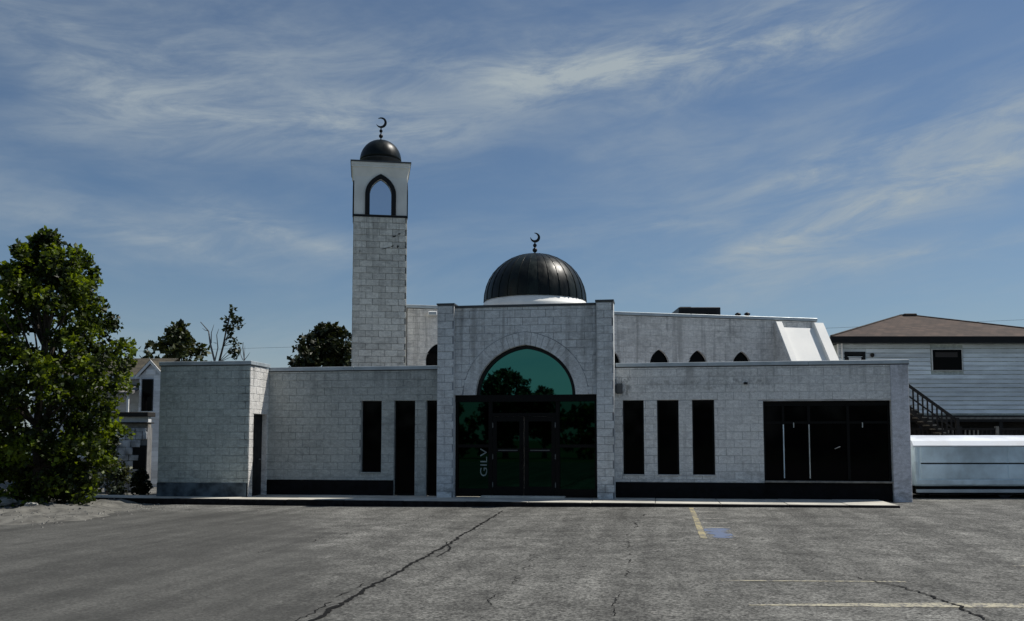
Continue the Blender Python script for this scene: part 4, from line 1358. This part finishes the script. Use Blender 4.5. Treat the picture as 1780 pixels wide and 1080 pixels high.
def tree(name, label, base, prof, nclump, per, size, mat, trunk_r, group=None, clump_r=(0.28, 0.5), inner=0.45, squash=(1, 1), cat='tree', limbs=16, lean=(0, 0)):
    """prof: list of (z, half width) from the foot to the top of the crown"""
    o = thing(name, label, cat, base, 0, group)
    zs = [p[0] for p in prof]
    cen, rad = [], []
    for _ in range(nclump):
        z = random.uniform(zs[0], zs[-1])
        hw = float(np.interp(z, zs, [p[1] for p in prof]))
        hw2 = max(0.05, hw - 0.15)
        a = random.uniform(0, 2 * math.pi)
        rr = hw2 * (inner + (1 - inner) * random.random() ** 0.6) * random.uniform(0.82, 1.10)
        u = (z - zs[0]) / (zs[-1] - zs[0])
        cen.append((rr * math.cos(a) * squash[0] + lean[0] * u, rr * math.sin(a) * squash[1] + lean[1] * u, z))
        rad.append(random.uniform(*clump_r) * (0.7 if u > 0.85 else 1))
    me = leaf_mesh('crown', mat, cen, rad, [int(per * random.uniform(0.6, 1.4)) for _ in cen], size)
    put('crown', me, o)
    tr = MB()
    top = zs[-1] * 0.86
    pts = [Vector((lean[0] * k / 6 + random.uniform(-0.05, 0.05) * (k > 0), lean[1] * k / 6 + random.uniform(-0.05, 0.05) * (k > 0), top * k / 6)) for k in range(7)]
    tr.tube(pts, [trunk_r * (1.25 if k == 0 else 1 - 0.85 * k / 6) for k in range(7)], 8)
    order = sorted(range(len(cen)), key=lambda i: random.random())[:limbs]
    for i in order:
        c_ = Vector(cen[i])
        k = min(5, max(1, int((c_.z * 0.72) / top * 6)))
        limb(tr, pts[k], c_, trunk_r * 0.38 * (1 - k / 8), 0.012)
    tr.build('trunk', M_bark, o)
    return o

b = cf((72 - 890) / 1620 * 22.5, 22.5)
tree('leafy_tree', 'big bright green maple tree in front of the left house, at the lot edge', (b.x, b.y, 0.0),
     [(0.15, 1.5), (0.75, 1.7), (2.2, 1.95), (3.2, 2.15), (3.9, 2.2), (4.4, 1.8), (5.0, 1.5), (5.9, 1.35), (6.35, 0.8), (6.66, 0.2)],
     380, 90, 0.125, M_leaf, 0.14, clump_r=(0.20, 0.38), inner=0.2, limbs=60)
b = cf((-150 - 890) / 1620 * 25, 25)

def lab_tree(px, fwd, z_lo, z_hi, hw, name, label, n, per, size, mat, prof=None, **kw):
    b = cf((px - 890) / 1620 * fwd, fwd)
    prof = prof or [(z_lo, hw * 0.5), (z_lo + (z_hi - z_lo) * 0.3, hw), (z_lo + (z_hi - z_lo) * 0.65, hw * 0.8), (z_hi - 0.25, hw * 0.35), (z_hi, 0.08)]
    return tree(name, label, (b.x, b.y, -0.05), prof, n, per, size, mat, 0.16, **kw)

lab_tree(309, 45, 3.2, 7.22, 1.62, 'round_tree', 'dark round tree rising behind the roof of the grey annex', 92, 34, 0.25, M_leaf_far, inner=0.35, clump_r=(0.25, 0.42), limbs=20)
lab_tree(566, 45, 3.2, 7.40, 1.6, 'dark_tree', 'dense dark tree against the left side of the minaret', 130, 60, 0.22, M_leaf_dark, inner=0.2,
         prof=[(3.2, 1.5), (5.2, 1.75), (6.2, 1.5), (6.75, 1.15), (7.05, 0.6), (7.15, 0.2)], clump_r=(0.3, 0.5))
lab_tree(254, 40, 3.2, 5.85, 0.30, 'small_tree', 'small tree top just above the white gable', 16, 28, 0.18, M_leaf_far,
         prof=[(3.6, 0.4), (5.0, 0.32), (5.7, 0.22), (5.85, 0.1)], clump_r=(0.14, 0.24), inner=0.1)
# slender tree with a curved stem, clumps only on its right side
b = cf((376 - 890) / 1620 * 45, 45)
sl = thing('slender_tree', 'slender curved young tree with sparse leaves above the annex roof', 'tree', (b.x, b.y, -0.05))
stem = [(0.0, 0, 0), (0.02, 0, 3.0), (0.08, 0, 5.4), (0.28, 0.0, 6.2), (0.42, 0, 7.0), (0.62, 0, 7.9)]
stm = MB().tube(stem, [0.10, 0.08, 0.055, 0.045, 0.035, 0.015], 6)
cc = [(0.72, 0, 8.05), (0.60, 0.1, 7.8), (0.40, 0, 7.5), (0.78, 0.05, 7.55), (0.95, -0.1, 7.5), (1.15, 0, 7.45), (0.55, -0.1, 7.2), (0.85, 0.1, 7.15), (1.1, 0.0, 7.2), (0.42, 0.05, 7.05),
      (0.62, 0, 6.95), (0.75, 0, 6.5), (0.92, 0.05, 6.35), (0.80, -0.05, 6.15), (0.98, 0, 6.05), (0.72, 0.05, 5.9), (0.90, 0, 5.75), (0.62, 0.0, 6.75)]
for p in cc:
    k = min(range(len(stem)), key=lambda i: abs(stem[i][2] - (p[2] - 0.5)))
    limb(stm, stem[k], p, 0.02, 0.006)
stm.build('trunk', M_bark, sl)
put('crown', leaf_mesh('crown', M_leaf_far, cc, [0.17] * len(cc), [16] * len(cc), 0.19), sl)
# leafless trees
def bare(label, px, fwd, tips, foot_z, group=None):
    b = cf((px - 890) / 1620 * fwd, fwd)
    o = thing('bare_tree', label, 'tree', (b.x, b.y, -0.05))
    m_ = MB()
    for (pts_, r0) in tips:
        m_.tube([(q[0], random.uniform(-0.1, 0.1), q[1]) for q in pts_], [r0 * (1 - 0.75 * i / (len(pts_) - 1)) for i in range(len(pts_))], 5)
    m_.build('trunk', M_twig, o)
bare('thin leafless tree forking left of the slender young tree', 374, 44.5,
     [([(0, 0), (0, 3.5), (-0.05, 5.4), (-0.28, 6.3), (-0.45, 6.9), (-0.85, 7.35)], 0.075), ([(-0.05, 5.4), (0.02, 6.1), (0.0, 6.7), (0.1, 7.0)], 0.035), ([(-0.28, 6.3), (-0.25, 6.8), (-0.12, 7.2)], 0.03),
      ([(0.0, 6.3), (-0.2, 6.35)], 0.02), ([(-0.45, 6.9), (-0.62, 6.95), (-0.75, 7.05)], 0.02)], 0)
bare('tiny leafless twigs showing over the annex roof, right of the slender tree', 421, 44.5,
     [([(0, 0), (0, 4.5), (0.02, 5.6), (-0.05, 6.1), (0.0, 6.35)], 0.045), ([(0, 5.4), (0.22, 5.75), (0.36, 5.85)], 0.02), ([(0, 5.5), (-0.18, 5.9), (-0.2, 6.2)], 0.02), ([(0.05, 5.6), (0.1, 6.2)], 0.015)], 0)
# shrubs at the foot of the left house
for (px_, fwd, hw, zt, lab, mt) in ((150, 26.0, 0.60, 1.00, 'grey green shrub at the foot of the big maple, nearer the lot', M_leaf_shrub),
                                 (205, 27.6, 0.62, 1.05, 'grey green shrub below the stone wall, left of the dark door', M_leaf_shrub),
                                 (190, 28.2, 0.75, 1.75, 'dark shrub spreading over the face of the stone wall', M_leaf_dark),
                                 (248, 27.4, 0.36, 0.75, 'small dark shrub against the corner of the grey annex', M_leaf_dark)):
    b = cf((px_ - 890) / 1620 * fwd, fwd)
    tree('shrub', lab, (b.x, b.y, -0.05), [(0.08, hw * 0.8), (zt * 0.5, hw), (zt * 0.85, hw * 0.6), (zt, 0.1)], 26, 46, 0.10, mt, 0.03, 'shrubs below the left house', (0.14, 0.26), 0.2, cat='shrub', limbs=8)

# trees across the street, behind the photographer: seen mirrored in the glass
tl_c, tl_r, tl_p = [], [], []
for k in range(300):
    x_ = random.uniform(-58, 40)
    z_ = random.uniform(0.6, 4.4) if random.random() < 0.85 else random.uniform(4.0, 4.9)
    tl_c.append((x_, -62 + random.uniform(-1.5, 1.5), z_)); tl_r.append(random.uniform(0.8, 1.3)); tl_p.append(55)
tlm = put('tree_line', leaf_mesh('tree_line', M_leaf, tl_c, tl_r, tl_p, 0.55))
tag(tlm, 'band of green trees across the street, mirrored in the entrance glass', 'trees', kind='stuff')
tree('street_tree', 'broad dark tree across the street, mirrored in the arched window', (-13.7, -60, 0), [(2.0, 1.8), (4.5, 2.5), (6.3, 2.3), (7.2, 1.7), (7.7, 0.9), (7.9, 0.3)], 110, 60, 0.34, M_leaf_dark, 0.25, clump_r=(0.5, 0.8))
tree('street_tree', 'smaller dark tree across the street, mirrored at the middle of the arched window', (-10.3, -61, 0), [(2.0, 1.2), (4.5, 1.5), (5.6, 1.2), (6.1, 0.7), (6.3, 0.3)], 60, 50, 0.34, M_leaf_dark, 0.2, clump_r=(0.4, 0.6))

# ================================================================== lot details
def drape(name, pts, widths, mat, jag=0.0, lift=0.004, step=0.12, gaps=0.0):
    """a ribbon laid on the lot along a polyline"""
    mb = MB()
    P = []
    for (a, b), wa, wb in zip(zip(pts, pts[1:]), widths, widths[1:]):
        n = max(1, int(math.dist(a, b) / step))
        for k in range(n):
            u = k / n
            P.append((a[0] + (b[0] - a[0]) * u, a[1] + (b[1] - a[1]) * u, wa + (wb - wa) * u))
    P.append((*pts[-1], widths[-1]))
    L_, R_ = [], []
    wx = wy = 0.0
    for i, (x, y, wd) in enumerate(P):
        q0, q1 = P[max(0, i - 1)], P[min(len(P) - 1, i + 1)]
        dx_, dy_ = q1[0] - q0[0], q1[1] - q0[1]
        ln = math.hypot(dx_, dy_) or 1
        nx, ny = -dy_ / ln, dx_ / ln
        if jag:
            wx = wx * 0.8 + random.uniform(-jag, jag)
        a = wd / 2 * (random.uniform(0.25, 1.5) if jag else random.uniform(0.92, 1.08))
        b = wd / 2 * (random.uniform(0.25, 1.5) if jag else random.uniform(0.92, 1.08))
        for lst, s_ in ((L_, a), (R_, -b)):
            X, Y = x + nx * (s_ + wx), y + ny * (s_ + wx)
            lst.append((X, Y, gh(X, Y) + lift))
    for i in range(len(P) - 1):
        if gaps and nz.noise(Vector((P[i][0] * 2, P[i][1] * 1.7, 2))) < gaps - 0.5: continue
        mb.face([R_[i], R_[i + 1], L_[i + 1], L_[i]])
    o = mb.build(name, mat)
    tag(o, kind='structure')
    return o
drape('pavement_crack', [(-3.47, -3.3), (-3.36, -6.5), (-3.24, -9.5), (-3.17, -12.9), (-3.12, -14.5), (-3.02, -16.4), (-2.9, -19.5)], [0.03, 0.055, 0.05, 0.05, 0.055, 0.06, 0.06], M_crack, 0.017, 0.006, 0.05)
drape('pavement_crack', [(-3.30, -9.6), (-3.05, -10.6), (-3.06, -11.4)], [0.02, 0.03, 0.015], M_crack, 0.02, 0.0055)
drape('pavement_crack', [(-3.2, -12.4), (-3.32, -14.0), (-3.2, -15.8), (-3.3, -17)], [0.01, 0.014, 0.014, 0.01], M_crack, 0.03, 0.0055, 0.06, 0.5)
drape('pavement_crack', [(-0.25, -3.6), (-0.42, -5.7), (-0.5, -8.0), (-0.40, -11.1), (-0.45, -14.0), (-0.40, -17)], [0.02, 0.03, 0.012, 0.012, 0.01, 0.01], M_crack, 0.03, 0.0055, 0.06, 0.55)
drape('pavement_crack', [(2.0, -12.0), (2.55, -13.2), (2.80, -14.2), (2.85, -14.9), (2.95, -16)], [0.01, 0.025, 0.035, 0.03, 0.02], M_crack, 0.03, 0.0085, 0.05, 0.2)
drape('pavement_crack', [(-4.6, -3.0), (-4.9, -6.0), (-5.4, -9.0), (-5.7, -12)], [0.012, 0.014, 0.012, 0.01], M_crack, 0.04, 0.0055, 0.06, 0.45)
drape('pavement_crack', [(-1.9, -5.0), (-1.75, -9.0), (-1.7, -13.0), (-1.6, -17)], [0.008, 0.012, 0.012, 0.01], M_crack, 0.05, 0.0055, 0.06, 0.5)
drape('bay_line', [(0.71, -2.3), (0.70, -8.6)], [0.10, 0.11], M_yellow, 0, 0.004)
for k in range(6):
    yy = -2.6 - k * 0.85
    drape('hatch_line', [(0.80, yy), (1.25, yy - 0.05)], [0.07, 0.06], M_whiteline, 0, 0.004)
drape('blue_bay_mark', [(1.00, -7.0), (0.98, -8.5)], [0.34, 0.38], M_blue, 0.01, 0.004)
drape('bay_line', [(0.68, -13.03), (2.75, -12.80)], [0.05, 0.07], M_cream, 0, 0.004)
drape('bay_line', [(0.84, -14.62), (1.6, -14.5), (2.84, -14.32), (3.8, -14.2), (6, -13.9)], [0.05, 0.15, 0.26, 0.20, 0.2], M_cream, 0, 0.004)
drape('bay_line', [(4.45, -11.2), (7, -10.9)], [0.09, 0.09], M_cream, 0, 0.004)

# sandy bank with rubble at the left edge of the lot
def bank(x, y):
    c_ = nz.noise(Vector((x * 0.9, y * 0.9, 0))) * 0.10 + nz.noise(Vector((x * 3.1, y * 3.1, 3))) * 0.06 + nz.noise(Vector((x * 8, y * 8, 5))) * 0.03
    e_ = sstep(-12.1, -13.6, x + 0.22 * (y + 2) + nz.noise(Vector((x * 1.3, y * 1.3, 9))) * 0.7) * sstep(-8.6, -6.6, y)
    return -0.03 + e_ * (0.13 + c_)
bk = sheet('sandy_bank', -21, -11.4, -10, -1.3, 150, 140, bank, M_dirt)
gv = MB()
for k in range(900):
    x_, y_ = random.uniform(-18, -11.2), random.uniform(-8.6, -1.6)
    zz = max(bank(x_, y_), gh(x_, y_))
    if bank(x_, y_) < gh(x_, y_) - 0.02 and random.random() < 0.75: continue
    r_ = random.uniform(0.012, 0.05)
    q = [(x_ + r_ * math.cos(a + k) * random.uniform(0.7, 1.2), y_ + r_ * math.sin(a + k) * random.uniform(0.7, 1.2), zz - 0.005) for a in (0, 1.6, 3.1, 4.7)]
    t_ = (x_, y_, zz + r_ * random.uniform(0.5, 0.9))
    gv.raw(q + [t_], [(0, 1, 4), (1, 2, 4), (2, 3, 4), (3, 0, 4)])
tag(gv.build('gravel', M_gravel), 'loose pale gravel scattered on the bank below the maple', 'gravel', kind='stuff')
for (px_, fwd, r_, lab) in ((12, 21.6, 0.24, 'large pale rock at the left end of the rubble'), (38, 22.3, 0.17, 'rounded pale rock beside the large one on the bank'),
                            (62, 21.2, 0.12, 'flat pale stone in front of the maple'), (118, 24.2, 0.11, 'small grey stone under the right side of the maple'),
                            (160, 25.0, 0.13, 'grey stone next to the end of the pavement')):
    b = cf((px_ - 890) / 1620 * fwd, fwd)
    prof = [(r_ * (0.8 + 0.4 * random.random()) * math.sin(a), r_ * 0.55 * -math.cos(a)) for a in [0.2 + (math.pi - 0.4) * q / 6 for q in range(7)]]
    s_ = MB().lathe(prof, 11)
    s_.v = [(x * 1.35 + nz.noise(Vector((x * 9, y * 9, z * 9))) * r_ * 0.5, y + nz.noise(Vector((x * 9, y * 9, z * 9 + 4))) * r_ * 0.5, z) for x, y, z in s_.v]
    so = s_.build('stone', M_stone, None, False, (b.x, b.y, max(bank(b.x, b.y), gh(b.x, b.y)) + r_ * 0.2), random.uniform(0, 6))
    tag(so, lab, 'stone', 'rubble stones on the sandy bank')

# ================================================================== overhead wire on two poles (the poles stand outside the frame)
def pole(lat, fwd, label):
    p = cf(lat, fwd)
    o = thing('utility_pole', label, 'pole', (p.x, p.y, -0.05))
    MB().tube([(0, 0, 0), (0, 0, 9.4)], [0.16, 0.11], 10).build('post', M_greywood, o)
    MB().box(-0.9, 0.9, -0.06, 0.06, 8.7, 8.82).build('crossarm', M_greywood, o)
    return p
pa = pole(-36, 60, 'wooden utility pole far left behind the maple')
pb = pole(36, 50, 'wooden utility pole far right behind the blue house')
wz0, wz1 = 1.6 + (766 - 618) / 1620 * 60, 1.6 + (766 - 543) / 1620 * 50
wr = MB()
n_ = 30
wr.tube([(pa.x + (pb.x - pa.x) * k / n_, pa.y + (pb.y - pa.y) * k / n_, wz0 + (wz1 - wz0) * k / n_ - 0.25 * math.sin(math.pi * k / n_)) for k in range(n_ + 1)], 0.007, 5)
tag(wr.build('power_line', M_steel_dark), 'thin black overhead wire crossing the sky behind the mosque', 'cable')
